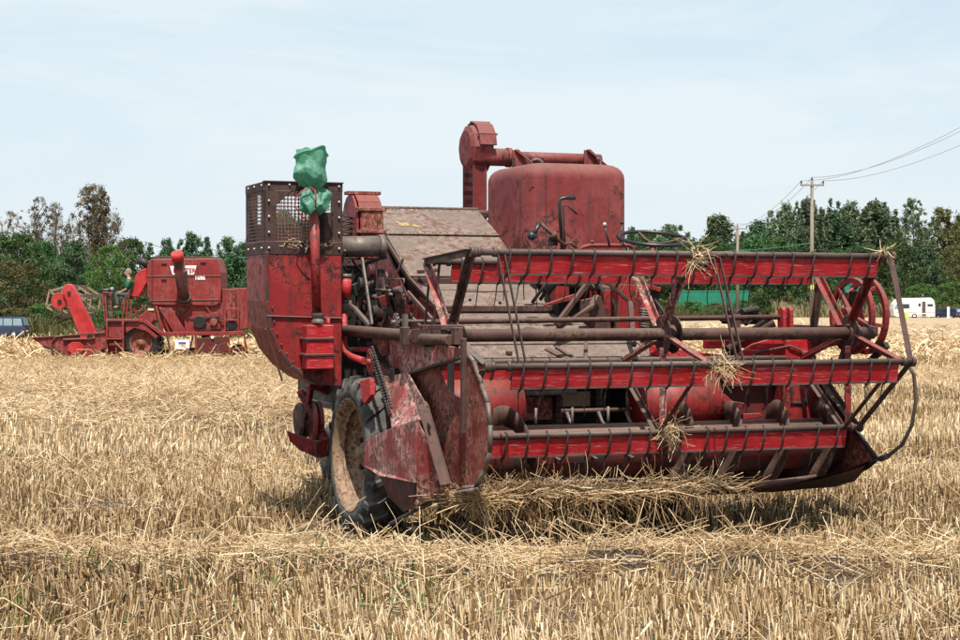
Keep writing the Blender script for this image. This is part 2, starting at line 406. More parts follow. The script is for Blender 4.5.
def stub_rows(y0, y1, gap, per_m, hmin, hmax, rad, flat):
    bx, by = [], []
    y = y0
    while y < y1:
        w = y * .54 + 3.5; n = int(w * per_m)
        x = rng.uniform(-w / 2, w / 2, n); keep = vnoise(x * 2.2, np.full(n, y * 3.1)) > .22
        x = x[keep]; bx.append(x); by.append(y + rng.normal(0, gap * .11, len(x)) - .035 * x + .25 * np.sin(x * .11)); y += gap
    x = np.concatenate(bx); y = np.concatenate(by)
    k = (windrow(x, y) < (.3 + .5 * rng.random(len(x)) ** 3)) & ~((np.abs(x + .98) < .5) & (y > 13.0) & (y < 14.9) & (rng.random(len(x)) < .93))     # crushed flat where the wheel rolled
    x, y = x[k], y[k]; n = len(x)
    z = gz(x, y) - .02
    h = rng.uniform(hmin, hmax, n) * (.75 + .5 * vnoise(x * .7, y * .5))
    # flattened where the wheels ran
    lean = rng.normal(0, .13, (n, 2)) * np.where(rng.random(n) < .15, 3.2, 1)[:, None]; lean[:, 0] += .10 * (vnoise(x * .8 + 5, y * .9) - .5) * 4
    vec = np.stack([lean[:, 0] * h, lean[:, 1] * h, h], 1)
    tint = np.clip(rng.beta(1.1, 1.25, n) * .9 + .45 * (vnoise(x * .35 + 30, y * .55) - .3), 0, 1)
    return prisms(np.stack([x, y, z], 1), vec, rng.uniform(.7, 1.3, n) * rad, tint, None, flat)
st = [stub_rows(8.3, 21, .225, 92, .085, .175, .0052, False), stub_rows(21, 36, .2, 46, .12, .22, .0055, True), stub_rows(36, 75, .33, 16, .14, .24, .010, True)]
ob = join(st, 'stubble', M['stubble']); tag(ob, 'cut straw stubble standing in rows over the whole field', 'stubble', kind='stuff')

def litter(n, y0, y1, lmin, lmax, rad, wmin, pile, pw=1.0):
    y = y0 + (y1 - y0) * rng.random(n) ** pw; x = rng.uniform(-1, 1, n) * (y * .27 + 1.6)
    wv = windrow(x, y); k = rng.random(n) < np.clip(wv + wmin, 0, 1) * np.where((np.abs(x + .98) < .5) & (y > 13.0) & (y < 14.9), .35, 1); x, y, wv = x[k], y[k], wv[k]; n = len(x)
    z = gz(x, y) + rng.random(n) ** 1.5 * (.02 + pile * wv * (1 - .8 * sstep(32, 48, y))) + .012
    L = rng.uniform(lmin, lmax, n); a = rng.uniform(0, 2 * PI, n); e = rng.normal(.05, .22, n) + (rng.random(n) < .12) * .5
    vec = np.stack([np.cos(a) * np.cos(e), np.sin(a) * np.cos(e), np.sin(e)], 1) * L[:, None]
    bend = rng.normal(0, .12, (n, 3)) * L[:, None]
    tint = np.clip(rng.beta(2.6, 1.8, n) + .3 * (vnoise(x * .6, y * .6 + 8) - .45), 0, 1)
    return prisms(np.stack([x, y, z], 1), vec, rng.uniform(.7, 1.3, n) * rad, tint, bend, rad > .005)
lt = [litter(100000, 8.3, 20, .10, .42, .0028, .13, .10), litter(150000, 17, 62, .13, .45, .0046, .07, .20, 1.15), litter(46000, 58, 130, .4, 1.0, .016, .22, .25, 1.2)]
ob = join(lt, 'loose_straw', M['straw']); tag(ob, 'loose straw strewn in heaps and swaths over the stubble', 'straw', kind='stuff')
n = 1100; y = rng.uniform(9.5, 26, n); x = rng.uniform(-1, 1, n) * (y * .27 + 1)
k = vnoise(x * .9 + 3, y * .8) > .68; x, y = x[k], y[k]; n = len(x)
cl = 7; x = np.repeat(x, cl) + rng.normal(0, .03, n * cl); y = np.repeat(y, cl) + rng.normal(0, .03, n * cl); n = len(x)
ob = join([prisms(np.stack([x, y, gz(x, y)], 1), np.stack([rng.normal(0, .03, n), rng.normal(0, .03, n), rng.uniform(.04, .12, n)], 1), np.full(n, .004), rng.random(n), None, True)], 'weeds', M['weed'])
tag(ob, 'small green weeds growing between the stubble rows', 'weeds', kind='stuff')
# ------------------------------------------------------------------ main combine harvester
CH = empty('combine_harvester', ORG, YAW, label='large rusty red vintage combine harvester in front, reel and cutting table raised', cat='combine harvester')
def B(mb, name, mat, parent=CH, bevel=.004, **k): return mb.build(name, M[mat] if isinstance(mat, str) else mat, parent, bevel, **k)
def P2(pts, **k): return [at(x, y, **k) for x, y in pts]

# wheels -----------------------------------------------------------
def wheel(u0, r, w, side, lugs=20):
    """axle along u; side=-1: dished face looks to -u"""
    c = V((u0, 0, r - .012)); s = side
    t = MB(); hw = w / 2; m0 = u0 - s * hw
    rr = r * .70
    prof = [(hw * .82, rr), (hw * .98, rr + .02), (hw * 1.0, r * .80), (hw * .93, r * .89), (hw * .72, r * .945), (hw * .3, r * .965), (-hw * .3, r * .965), (-hw * .72, r * .945), (-hw * .93, r * .89), (-hw, r * .8), (-hw * .98, rr + .02), (-hw * .82, rr)]
    mc = V((u0, 0, c.z))
    t.lathe(prof, mc, (1, 0, 0), 56)
    for i in range(lugs):
        for sg in (-1, 1):
            a = 2 * PI * (i + (0.5 if sg > 0 else 0)) / lugs
            def pt(x, rad, da): return mc + V((x, math.cos(a + da) * rad, math.sin(a + da) * rad))
            xs = [0.0, hw * .5 * sg, hw * .9 * sg, hw * 1.015 * sg]; rad = [r * .965, r * .965, r * .93, r * .86]; top = [r * 1.0, r * 1.0, r * .985, r * .89]; da = [-.16, -.04, .03, .05]
            wd = [.034, .036, .04, .036]
            rows_ = []
            for q in range(4):
                rows_.append([pt(xs[q], rad[q] - .01, da[q] - wd[q] - .012), pt(xs[q], top[q], da[q] - wd[q]), pt(xs[q], top[q], da[q] + wd[q]), pt(xs[q], rad[q] - .01, da[q] + wd[q] + .012)])
            if sg < 0: rows_ = [x[::-1] for x in rows_]
            t.grid(rows_, False)
            t.add(rows_[0], [(0, 1, 2, 3)]); t.add(rows_[3], [(3, 2, 1, 0)])
    wh = MB()
    # rim: barrel, dish and hub
    o = s * hw
    rp = [(o * .98, rr + .012), (o * .985, rr + .002), (o * .93, rr - .006), (o * .86, rr - .028), (o * .72, rr - .038), (o * .62, rr - .04), (o * .60, rr - .075), (o * .52, rr - .078), (o * .50, rr - .055), (o * .28, rr - .06), (o * .26, rr - .085), (o * .02, rr - .09), (o * -.04, rr - .13), (o * .02, rr * .55), (o * .12, rr * .48), (o * .14, .11), (o * .3, .10), (o * .34, .07), (o * .55, .065), (o * .58, .001)]
    wh.lathe(rp, mc, (1, 0, 0), 48)
    wh.lathe([(-o * .98, rr + .012), (-o * .9, rr - .03), (o * -.1, rr - .06)], mc, (1, 0, 0), 48)
    root = B(wh, 'wheel', 'rim', bevel=0)
    B(t, 'tyre', 'rubber', root, bevel=0)
    for i in range(8):
        a = 2 * PI * i / 8; nb = MB(); p = mc + V((o * .13, math.cos(a) * .15, math.sin(a) * .15))
        nb.lathe([(0, .026), (s * .035, .026), (s * .035, .001)], p, (1, 0, 0), 6, False)
        B(nb, 'wheel_nut', 'grease', root, bevel=0)
    return root
wheel(.19, .63, .38, -1)
wheel(2.60, .62, .38, 1)
ax = MB(); ax.bar((.35, 0, .6), (2.45, 0, .6), .16, .18); ax.bar((.42, -.1, .75), (.42, .1, .75), .12, .3); B(ax, 'axle', 'darkred')

# main hull ---------------------------------------------------------
UB, UE = .90, 2.35
e0, e1, e2, e3 = at(370, 208, u=UB), at(389, 234, u=UB), at(421, 291, u=UB), at(454, 321, u=UB)
hull = MB()
prof = [e0, e1, e2, e3, V((UB, .25, .75)), V((UB, 4.6, .95)), V((UB, 4.9, 1.9)), V((UB, 4.3, 2.5)), V((UB, 3.0, 2.66))]
hull.plate([V((UB + .03, p.y, p.z - (.02 if p.z > 1.2 else 0))) for p in prof], .03, (1, 0, 0))
hull.plate([V((UE - .03, p.y, p.z - (.02 if p.z > 1.2 else 0))) for p in prof], .03, (1, 0, 0))
hull.bx((UB + .05, 4.5, 1.0), (UE - .05, 4.6, 1.9))
hull.bx((UB + .06, .3, .76), (UE - .06, 4.5, .80))
B(hull, 'body', 'grimy')
# the red strip under the hood's left edge
stp = MB()
stp.plate([V((UB - .015, e1.y + .12, e1.z - .06)), V((UB - .015, e2.y + .30, e2.z - .03)), V((UB - .015, e3.y + .05, e3.z)), V((UB - .015, e3.y + .35, e3.z - .14)), V((UB - .015, e2.y + .55, e2.z - .28)), V((UB - .015, e1.y + .3, e1.z - .35))], .02, (1, 0, 0))
stp.plate([V((UB - .02, e2.y - .03, e2.z - .05)), V((UB - .02, e3.y - .02, e3.z)), V((UB - .02, e3.y + .1, e3.z - .38)), V((UB - .02, e2.y + .1, e2.z - .45))], .02, (1, 0, 0))
B(stp, 'side_panel', 'red')
# hood sheets (dusty beige), stepped
hd = MB()
def slab(p, q, u0, u1, th=.02, lift=0.0, mb=None):
    mb = mb or hd
    n = V((0, -(p.z - q.z), -(q.y - p.y))).normalized(); n = -n if n.z < 0 else n
    p2 = p + n * lift; q2 = q + n * lift
    mb.add([V((u0, p2.y, p2.z)), V((u1, p2.y, p2.z)), V((u1, q2.y, q2.z)), V((u0, q2.y, q2.z)), V((u0, p2.y, p2.z)) - n * th, V((u1, p2.y, p2.z)) - n * th, V((u1, q2.y, q2.z)) - n * th, V((u0, q2.y, q2.z)) - n * th],
           [(0, 3, 2, 1), (4, 5, 6, 7), (0, 1, 5, 4), (2, 3, 7, 6), (1, 2, 6, 5), (3, 0, 4, 7)])
UH = 1.97
def ln(a, b, t): return a + (b - a) * t
slab(V((UB, 3.2, 2.72)), e0 + V((0, 0, .0)), UB - .02, UH + .2, lift=.0)
slab(e0, e1, UB - .02, UH, lift=.004)
s275 = ln(e1, e2, .74)
slab(e1 + V((0, 0, -.012)), s275, UB - .02, UH, lift=0)
hd.bar(V((UB, e0.y, e0.z + .012)), V((UH, e0.y, e0.z + .012)), .03, .02)
hd.bar(V((UB, e1.y, e1.z + .004)), V((UH, e1.y, e1.z + .004)), .025, .012)
hood = B(hd, 'hood', 'beige')
tr = MB()
for q in (e0, s275, ln(e2, e3, .42)): tr.bar(V((UB - .01, q.y - .03, q.z - .045)), V((UH + .25, q.y - .03, q.z - .045)), .04, .05)
tr.bar(V((UB - .03, e0.y, e0.z - .02)), V((UB - .03, s275.y, s275.z - .02)), .02, .035)
tr.bar(V((UB - .03, s275.y, s275.z - .02)), V((UB - .03, e3.y, e3.z - .02)), .02, .03)
tr.bar(at(418, 272, u=UB + .02), at(438, 270, u=1.05), .05, .03); tr.bar(at(428, 268, u=UB + .08), at(431, 262, u=UB + .08), .03, .03)
B(tr, 'edge_trim', 'brown', hood)
hn = V((0, -(e0.z - e1.z), -(e1.y - e0.y))).normalized(); hn = -hn if hn.z < 0 else hn
M['ypaint'] = painted('old yellow paint smear', (.55, .38, .06), .5, rust=(.16, .10, .06), dust=.1, faded=(.6, .48, .2), edge=0, sc=3)
rq = random.Random(4)
for cx, cy, sx, sy in ((405, 224.5, 7, 2.6), (415, 226, 3.5, 1.5), (398, 223, 2.5, 1.3)):
    tq = (cy - 208) / 26; c_ = V((at(cx, cy, v=ln(e0, e1, tq).y).x, 0, 0)); pts_ = []
    for j in range(16):
        a = 2 * PI * j / 16; k_ = rq.uniform(.55, 1.2); uu = c_.x + sx / 108 * k_ * math.cos(a); tt_ = tq + sy / 26 * k_ * math.sin(a); p_ = ln(e0, e1, tt_); pts_.append(V((uu, p_.y, p_.z)) + hn * .0075)
    q = MB(); q.plate(pts_, .003, hn); B(q, 'paint_smear', 'ypaint', hood, 0)
for i in range(14):
    for e_pt, off_ in ((e1, .03), (e0, -.03)):
        p_ = ln(e0, e1, .95 if e_pt is e1 else .06); q = MB(); q.ball(V((UB + .06 + i * .073, p_.y, p_.z)) + hn * .006, .007, 6); B(q, 'rivet', 'brown', hood, 0)
# feeder house: lower sheets carry on down to the back of the table
fh = MB(); f0 = s275 + V((0, -.02, -.06)); f1 = ln(e2, e3, .42) + V((0, 0, -.03)); f2 = V((UB, e3.y, e3.z - .03)); f3 = V((UB, -.33, 1.50)); f4 = V((UB, -.80, 1.28))
slab(f0, f1, UB, 2.05, mb=fh); slab(f1 + V((0, -.01, -.05)), f2, UB, 2.25, mb=fh); slab(f2 + V((0, 0, -.006)), f3, UB - .02, 2.42, mb=fh); slab(f3 + V((0, 0, -.012)), f4, UB - .25, 2.5, mb=fh)
fdr = B(fh, 'feeder_cover', 'beige')
fs = MB()
fs.plate([f1, f3, f4, V((UB, -.8, .55)), V((UB, .3, .62)), V((UB, .45, 1.5))], .02, (1, 0, 0))
B(fs, 'feeder_side', 'darkred', fdr); fs = MB(); fs.plate([p + V((1.5, 0, 0)) for p in (f1, f3, f4, V((UB, -.8, .55)), V((UB, .3, .62)), V((UB, .45, 1.5)))], .02, (1, 0, 0))
B(fs, 'feeder_side', 'darkred', fdr)
# angle irons and flap left on the feeder cover
fr = MB(); fr.angle(at(546, 348, v=-.42), at(577, 363, v=-.7), .05, .008, (0, -1, 1)); B(fr, 'bracket', 'brown', fdr)
fr = MB(); fr.angle(at(556, 346, v=-.40), at(584, 364, v=-.7), .03, .008, (0, -1, 1)); B(fr, 'bracket', 'brown', fdr)
fr = MB(); fr.bar(at(586, 340, v=-.45), at(586, 366, v=-.72), .03, .03); B(fr, 'bracket', 'brown', fdr)
fr = MB(); fr.plate([at(515, 331, v=-.1), at(527, 327, v=-.1), at(552, 331, v=-.12), at(548, 333, v=-.16)], .02); B(fr, 'bracket', 'brown', fdr)
fr = MB(); fr.box(at(509, 353, v=-.5), (.045, .04, .03)); B(fr, 'bracket', 'brown', fdr)
fr = MB(); fr.bar(at(508, 361, v=-.55), at(518, 361, v=-.55), .04, .012); B(fr, 'bracket', 'brown', fdr)
fr = MB(); fr.bar(at(432, 290, v=.0), at(478, 290, v=-.02), .006, .006); B(fr, 'bracket', 'brown', fdr)
fr = MB(); fr.bar(at(464, 291.5, v=-.05), at(508, 291.5, v=-.05), .02, .012); B(fr, 'bracket', 'brown', fdr)

for px, py in ((432, 282), (470, 300), (500, 303), (560, 350), (565, 355), (600, 352), (486, 330)):
    bm = MB(); bm.ball(at(px, py, v=.0) if py < 310 else at(px, py, v=-.42), .014, 6); B(bm, 'bolt', 'grease', fdr, 0)

# elevator + grain tank -----------------------------------------------
tk = MB()
ta = at(533, 200, v=1.0); tb = at(627, 200, v=1.0); ztop, zbot, r_ = 3.08, 2.12, .15
x0, x1, y0, y1 = ta.x - .04, tb.x + .03, 1.0, 2.12
def rring(z, ins, r):
    P = []
    for cx, cy, a0 in ((x1 - ins - r, y1 - ins - r, 0), (x0 + ins + r, y1 - ins - r, PI / 2), (x0 + ins + r, y0 + ins + r, PI), (x1 - ins - r, y0 + ins + r, 1.5 * PI)):
        for i in range(7): a = a0 + PI / 2 * i / 6; P.append(V((cx + r * math.cos(a), cy + r * math.sin(a), z)))
    P.append(P[0].copy()); return P
rings = [rring(zbot, 0, r_), rring(ztop - .14, 0, r_)]
for i in range(1, 6):
    a = PI / 2 * i / 5; rings.append(rring(ztop - .14 + .14 * math.sin(a), .13 * (1 - math.cos(a)), r_ - .02 * i * .5))
tk.grid(rings)
tk.add(rings[-1][:-1], [list(range(28))])
tank = B(tk, 'grain_tank', 'dullred', bevel=0)
sm = MB()
sm.bar(V((x0 + .165, y0 - .004, zbot)), V((x0 + .165, y0 - .004, ztop - .12)), .008, .012); sm.bar(V((x0 + .02, y0 + .04, ztop - .22)), V((x0 + .165, y0 - .002, ztop - .22)), .006, .006)
sm.bar(V((x0 - .003, y0 + .2, zbot)), V((x0 - .003, y0 + .2, ztop - .15)), .004, .01)
B(sm, 'seam', 'darkred', tank, 0)
el_ = MB()
eu0, eu1, ev0, ev1 = 1.965, 2.105, 2.38, 2.64
el_.bx((eu0, ev0, 2.2), (eu1, ev1, 3.28)); el_.bx((eu0 + .0, ev0 - .014, 2.3), (eu0 + .02, ev1 + .02, 3.2)); el_.bx((eu1 - .02, ev0 - .014, 2.3), (eu1, ev0, 3.2))
elev = B(el_, 'elevator', 'dullred')
eh = MB(); hc = V((eu0 - .03, 2.52, 3.32))
eh.lathe([(0, .001), (.0, .17), (.03, .225), (.07, .225), (.08, .235), (.21, .235), (.22, .001)], hc, (1, 0, 0), 10, False)
B(eh, 'elevator_head', 'dullred', elev)
cap = MB()
for i, (a0, a1, rr) in enumerate(((2.0, 1.5, .25), (1.5, 1.0, .25), (1.0, .5, .25), (.5, .05, .25))):
    ps = [(math.cos(PI - a), math.sin(a)) for a in (a0, a1)]
    p = hc + V((.20, -math.cos(a0) * -1 * rr * -1, 0))
    q0 = hc + V((.15, -rr * math.cos(a0), rr * math.sin(a0))); q1 = hc + V((.15, -rr * math.cos(a1), rr * math.sin(a1)))
    cap.bar(q0, q1, .17, .02, (q0 + q1) / 2 - V((hc.x + .15, hc.y, hc.z))); cap.bar(q1 - V((.10, 0, 0)), q1 + V((.10, 0, 0)), .025, .02) if i % 2 == 0 else None
B(cap, 'elevator_cover', 'dullred', elev)
au = MB(); zt = 3.23; vt = 2.40
au.tube([V((eu1 - .05, vt, zt)), V((2.34, vt, zt))], .085, 16)
au.tube([V((2.33, vt, zt)), V((at(600, 160, v=vt).x, vt, zt))], .062, 16)
au.tube([V((2.32, vt, zt)), V((2.36, vt, zt))], .095, 16)
B(au, 'filling_auger_tube', 'dullred', tank, 0)
gu = MB()
for xa in (512, 584):
    gu.plate(P2([(xa, 150), (xa + 6, 149), (xa + 25, 167), (xa + 22, 171), (xa, 171)], v=2.3), .02, (0, 1, 0)); gu.bar(at(xa + 3, 149.5, v=2.29), at(xa + 26, 168, v=2.22), .05, .012)
gu.bx((2.3, 2.32, ztop - .02), (x1 - .1, 2.36, ztop + .04))
B(gu, 'gusset', 'dullred', tank)
hk = MB(); h0 = V((x1 - .15, 1.5, ztop)); hk.tube([h0, h0 + V((.05, 0, .0)), h0 + V((.09, 0, .03)), h0 + V((.09, 0, .08)), h0 + V((.05, 0, .09))], .01, 6)
B(hk, 'lifting_hook', 'greysteel', tank, 0); hk = MB()
hk.tube([V((x0 + .2, 1.3, ztop)) + V((.06 * math.cos(a), 0, .045 * math.sin(a))) for a in np.linspace(0, PI, 7)], .014, 6)
B(hk, 'lifting_hook', 'greysteel', tank, 0)

# dust screen box at the left ----------------------------------------
bu0, bu1, bv0, bv1 = -.595, .045, .30, .93
zt_, zm, = at(300, 182, v=.3).z, at(300, 252, v=.3).z
lower = [(247, 251), (342, 251), (342, 384), (325, 386), (300, 378), (276, 358), (257, 330), (247, 300)]
bxm = MB()
sec = []
for (z, k0, k1) in ((zm, 0, 0), (1.84, 0, 0), (1.62, .03, .0), (1.45, .10, 0), (1.32, .20, 0), (1.22, .33, 0), (1.16, .46, 0)):
    a = bu0 + k0; sec.append([V((a, bv0, z)), V((bu1 - k1, bv0, z)), V((bu1 - k1, bv1 - k0 * .3, z)), V((a, bv1 - k0 * .3, z)), V((a, bv0, z))])
bxm.grid(sec, False); bxm.add(sec[-1][:-1], [(3, 2, 1, 0)])
box_ = B(bxm, 'air_duct', 'red', bevel=.012)
dd = MB()
dd.bar((bu0 + .01, bv0 - .012, 1.72), (bu1, bv0 - .012, 1.70), .02, .012); dd.bar((bu0 + .14, bv0 - .01, 1.2), (bu0 + .0, bv0 - .01, 1.62), .02, .014)
for (z, k0) in ((zm - .0, 0), (1.84, 0)): pass
for i in range(len(sec) - 1):
    p, q = sec[i][0] + V((.015, -.012, 0)), sec[i + 1][0] + V((.015, -.012, 0)); dd.bar(p, q, .03, .012, (0, 1, 0))
B(dd, 'rolled_edge', 'darkred', box_)
for i in range(11):
    t = i / 10; p = sec[1][0].lerp(sec[5][0], t) if False else None
for i in range(5):
    for t in (.25, .75):
        p = sec[i + 1][0].lerp(sec[i + 2][0] if i + 2 < len(sec) else sec[-1][1], t); bm = MB(); bm.ball(p + V((.05, -.012, 0)), .009, 6); B(bm, 'rivet', 'darkred', box_, 0)
cg = MB(); fw = .075
def post(u, v, w=.07): cg.bx((u - w / 2, v - w / 2, zm - .01), (u + w / 2, v + w / 2, zt_ - .005))
for u in (bu0 + .01, bu1 - .01):
    for v in (bv0 + .01, bv1 - .01):
        su = 1 if u < -.2 else -1; sv = 1 if v < .6 else -1
        cg.bx((u - .012 * su, v, zm - .02), (u + .085 * su, v - .014 * sv, zt_)); cg.bx((u - .012 * su, v - .014 * sv, zm - .02), (u + .0 * su, v + .085 * sv, zt_))
for z0, z1 in ((zm - .02, zm + .085), (zt_ - .075, zt_)):
    cg.bx((bu0, bv0 - .006, z0), (bu1, bv0 + .006, z1)); cg.bx((bu0, bv1 - .006, z0), (bu1, bv1 + .006, z1))
    cg.bx((bu0 - .006, bv0, z0), (bu0 + .006, bv1, z1)); cg.bx((bu1 - .006, bv0, z0), (bu1 + .006, bv1, z1))
cg.bx((bu0 - .01, bv0 - .02, zt_ - .006), (bu1 + .01, bv0 + .05, zt_ + .006))
cg.plate([V((bu0 + .08, bv0 - .004, zt_ - .07)), V((bu0 + .22, bv0 - .004, zt_ - .07)), V((bu0 + .08, bv0 - .004, zt_ - .2))], .01)
cage = B(cg, 'screen_frame', 'cage')
# mesh sheets: real wires on a see-through pattern
ms, nt, b = newmat('perforated screen sheet')
v = objvec(nt, (36, 0, 36)); ck = N(nt, 'ShaderNodeTexVoronoi'); ck.inputs['Randomness'].default_value = 0; ck.inputs['Scale'].default_value = 1.0
nt.links.new(v, ck.inputs['Vector'])
nv = objvec(nt); n1 = noise(nt, 6, 6, .7, nv); nt.links.new(mix(nt, n1, (.035, .012, .01), (.16, .09, .075)), b.inputs['Base Color']); b.inputs['Roughness'].default_value = .8
nt.links.new(ramp(nt, ck.outputs['Distance'], .41, .44), b.inputs['Alpha']); M['screen'] = ms
M['screen2'] = ms.copy(); [setattr(n.inputs['Scale'], 'default_value', (31, 0, 31)) for n in M['screen2'].node_tree.nodes if n.type == 'MAPPING' and n.inputs['Scale'].default_value[0] > 30]
M['screen3'] = ms.copy(); [setattr(n.inputs['Scale'], 'default_value', (0, 36, 36)) for n in M['screen3'].node_tree.nodes if n.type == 'MAPPING' and n.inputs['Scale'].default_value[0] > 30]
for nm_, a_, b_ in (('f', (bu0, bv0, 0), (bu1, bv0, 0)), ('b', (bu0, bv1, 0), (bu1, bv1, 0)), ('l', (bu0, bv0, 0), (bu0, bv1, 0)), ('r', (bu1, bv0, 0), (bu1, bv1, 0))):
    q = MB(); a_ = V(a_); b_ = V(b_); dz = V((0, 0, 1))
    if nm_ == 'f':      # the front screen is part sheet, part mesh
        u1_, u2_ = bu0 + .08, -.155
        q.add([V((u1_, bv0, zm + .08)), V((u2_, bv0, zm + .08)), V((u2_, bv0, zt_ - .07)), V((u1_, bv0, zt_ - .07))], [(0, 1, 2, 3)])
        B(q, 'mesh_screen', 'screen', cage, 0)
        q = MB(); q.bx((-.155, bv0 - .004, zm + .08), (bu1 - .08, bv0 + .004, zt_ - .24)); q.bx((-.155, bv0 - .004, zm + .08), (-.10, bv0 + .004, zt_ - .07)); B(q, 'blank_plate', 'cage', cage, 0)
        continue
    zl = zm + (.24 if nm_ == 'b' else 0)
    q.add([a_ + dz * zl, b_ + dz * zl, b_ + dz * (zt_ - .03), a_ + dz * (zt_ - .03)], [(0, 1, 2, 3)])
    if nm_ == 'b': q2 = MB(); q2.bx((bu0 + .01, bv1 - .012, zm), (bu1 - .01, bv1 - .004, zl)); B(q2, 'blank_plate', 'cage', cage, 0)
    B(q, 'mesh_screen', 'screen2' if nm_ == 'b' else 'screen3', cage, 0)
for (u, v_, ax_) in [(bu0 + .03, bv0 - .016, 0), (bu1 - .03, bv0 - .016, 0)]:
    for z in np.linspace(zm + .03, zt_ - .03, 5):
        bm = MB(); bm.ball((u, v_, z), .011, 6); B(bm, 'bolt', 'bolt', cage, 0)
for u in (bu0 + .2, bu0 + .28, bu0 + .44, bu0 + .33):
    bm = MB(); bm.ball((u, bv0 - .012, zt_ - .025 if u != bu0 + .33 else zm + .03), .010, 6); B(bm, 'bolt', 'bolt', cage, 0)
for v_ in (bv0 + .06, bv0 + .3, bv0 + .5):
    for z in (zm + .03, zt_ - .03):
        bm = MB(); bm.ball((bu0 - .012, v_, z), .010, 6); B(bm, 'bolt', 'bolt', cage, 0)

# intake pipe with air cleaner pot
pv = .16
ip = MB(); p0 = at(313.5, 206, v=pv); p1 = at(317, 316, v=pv); ip.tube([p0, p1], .036, 16)
ip.tube([at(318.5, 220, v=pv), at(319, 310, v=pv)], .008, 6)
pipe = B(ip, 'intake_pipe', 'red', bevel=0)
cl_ = MB(); q = at(318, 318, v=pv); cl_.lathe([(0, .05), (.02, .052), (.025, .045), (.045, .045), (.05, .052), (.08, .05)], q - V((0, 0, .04)), (0, 0, 1), 16); B(cl_, 'hose_clamp', 'greysteel', pipe, 0)
ob_ = MB(); a = at(306, 325, v=pv); b2 = at(333, 369, v=pv); ob_.bx((a.x, pv - .03, b2.z), (b2.x, pv + .13, a.z)); ob_.tube([at(328, 318, v=pv), at(328, 326, v=pv)], .02, 8)
pot = B(ob_, 'air_cleaner', 'bat', bevel=.012)
cl2 = MB(); 
for py in (339, 355): c = at(320, py, v=pv - .04); cl2.box((c.x, pv + .05, c.z), (b2.x - a.x + .02, .19, .02))
B(cl2, 'strap', 'brown', pot)

# horizontal drum, elevator head behind the box
hz = MB(); hz.tube([at(340, 247, v=.75), at(383, 246, v=.75)], .088, 18); hz.tube([at(378, 246, v=.75), at(384, 246, v=.75)], .098, 18); B(hz, 'blower_tube', 'greysteel', bevel=0)
rh = MB(); cc = at(357, 222, v=1.25)
arc = [V((cc.x - .06, cc.y + .22 * math.cos(a), cc.z - .02 + .26 * math.sin(a))) for a in np.linspace(0, PI, 9)]
arc = [arc[0] + V((0, 0, -.3))] + arc + [arc[-1] + V((0, 0, -.3))]
rh.plate(arc, .02, (1, 0, 0)); rh.plate([p + V((.22, 0, 0)) for p in arc], .02, (1, 0, 0))
for i in range(len(arc) - 1):
    a_, b_ = arc[i], arc[i + 1]; rh.bar(a_ + V((.12, 0, 0)), b_ + V((.12, 0, 0)), .2, .012, (0, 0, 1) if abs((b_ - a_).z) < .05 else (0, 1, 0))
hsg = B(rh, 'return_elevator_head', 'red')
rc = MB(); 
for z in (cc.z + .10, cc.z - .09): rc.bar((cc.x - .08, cc.y - .235, z), (cc.x + .19, cc.y - .235, z), .03, .03)
rc.bar((cc.x - .1, cc.y, cc.z + .25), (cc.x + .2, cc.y, cc.z + .25), .12, .03)
rc.plate([V((cc.x - .03, cc.y - .232, cc.z - .08)), V((cc.x + .16, cc.y - .232, cc.z - .08)), V((cc.x + .16, cc.y - .232, cc.z + .09)), V((cc.x - .03, cc.y - .232, cc.z + .09))], .008)
B(rc, 'cover_plate', 'rustred', hsg)
sp = MB(); sp.tube([V((cc.x - .13, cc.y - .1 + .06 * math.cos(a), cc.z - .25 + a * .007)) + V((.05 * math.sin(a), 0, 0)) for a in np.linspace(0, 14 * PI, 90)], .008, 5); B(sp, 'coil_spring', 'grease', hsg, 0)

# engine bay between box and hull, its shade put in as black material --------------------------------
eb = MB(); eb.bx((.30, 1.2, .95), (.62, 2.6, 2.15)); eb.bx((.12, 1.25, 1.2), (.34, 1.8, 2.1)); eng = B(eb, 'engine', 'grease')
rn = random.Random(17)
for i in range(46):
    x = rn.uniform(345, 412); y = rn.uniform(256, 345); vv_ = rn.uniform(.55, 1.0); c = at(x, y, v=vv_); kd = i % 4; q = MB()
    if kd == 0: q.tube([c, c + V((rn.uniform(-.1, .1), rn.uniform(-.1, .1), rn.uniform(-.22, .22))), c + V((rn.uniform(-.2, .2), 0, rn.uniform(-.3, .3)))], rn.uniform(.008, .02), 6); B(q, 'hose', 'grease', eng, 0)
    elif kd == 1: q.lathe([(0, .001), (0, .9), (.2, 1), (.4, .8), (.6, 1), (.8, .9), (.8, .001)], (0, 0, 0), (1, 0, 0), 16, False); s_r = rn.uniform(.03, .08); q.v = [tuple(V(p) * s_r + c) for p in q.v]; B(q, 'pulley', rn.choice(['grease', 'grimy']), eng, 0)
    elif kd == 2: q.bar(c, c + V((rn.uniform(-.05, .05), .03, rn.uniform(-.3, -.1))), .03, .012); B(q, 'bracket', rn.choice(['grimy', 'grease', 'brown']), eng, 0)
    else: q.box(c, (rn.uniform(.03, .1), .06, rn.uniform(.03, .12)), Matrix.Rotation(rn.uniform(-.5, .5), 3, 'Y')); B(q, 'housing', rn.choice(['grimy', 'grease']), eng)
st_ = MB()
st_.bar(at(362, 258, u=.3), at(372, 325, u=.3), .02, .035); st_.bar(at(349, 302, u=.25), at(370, 326, u=.3), .035, .035)
st_.bar(at(391, 293, u=.55), at(372, 328, u=.5), .03, .04); st_.bar(at(408, 292, u=.6), at(432, 319, u=.6), .02, .03)
st_.bar(at(413, 318, u=.6), at(424, 330, u=.6), .02, .02); st_.bar(at(345, 250, u=.1), at(341, 268, u=.1), .02, .02)
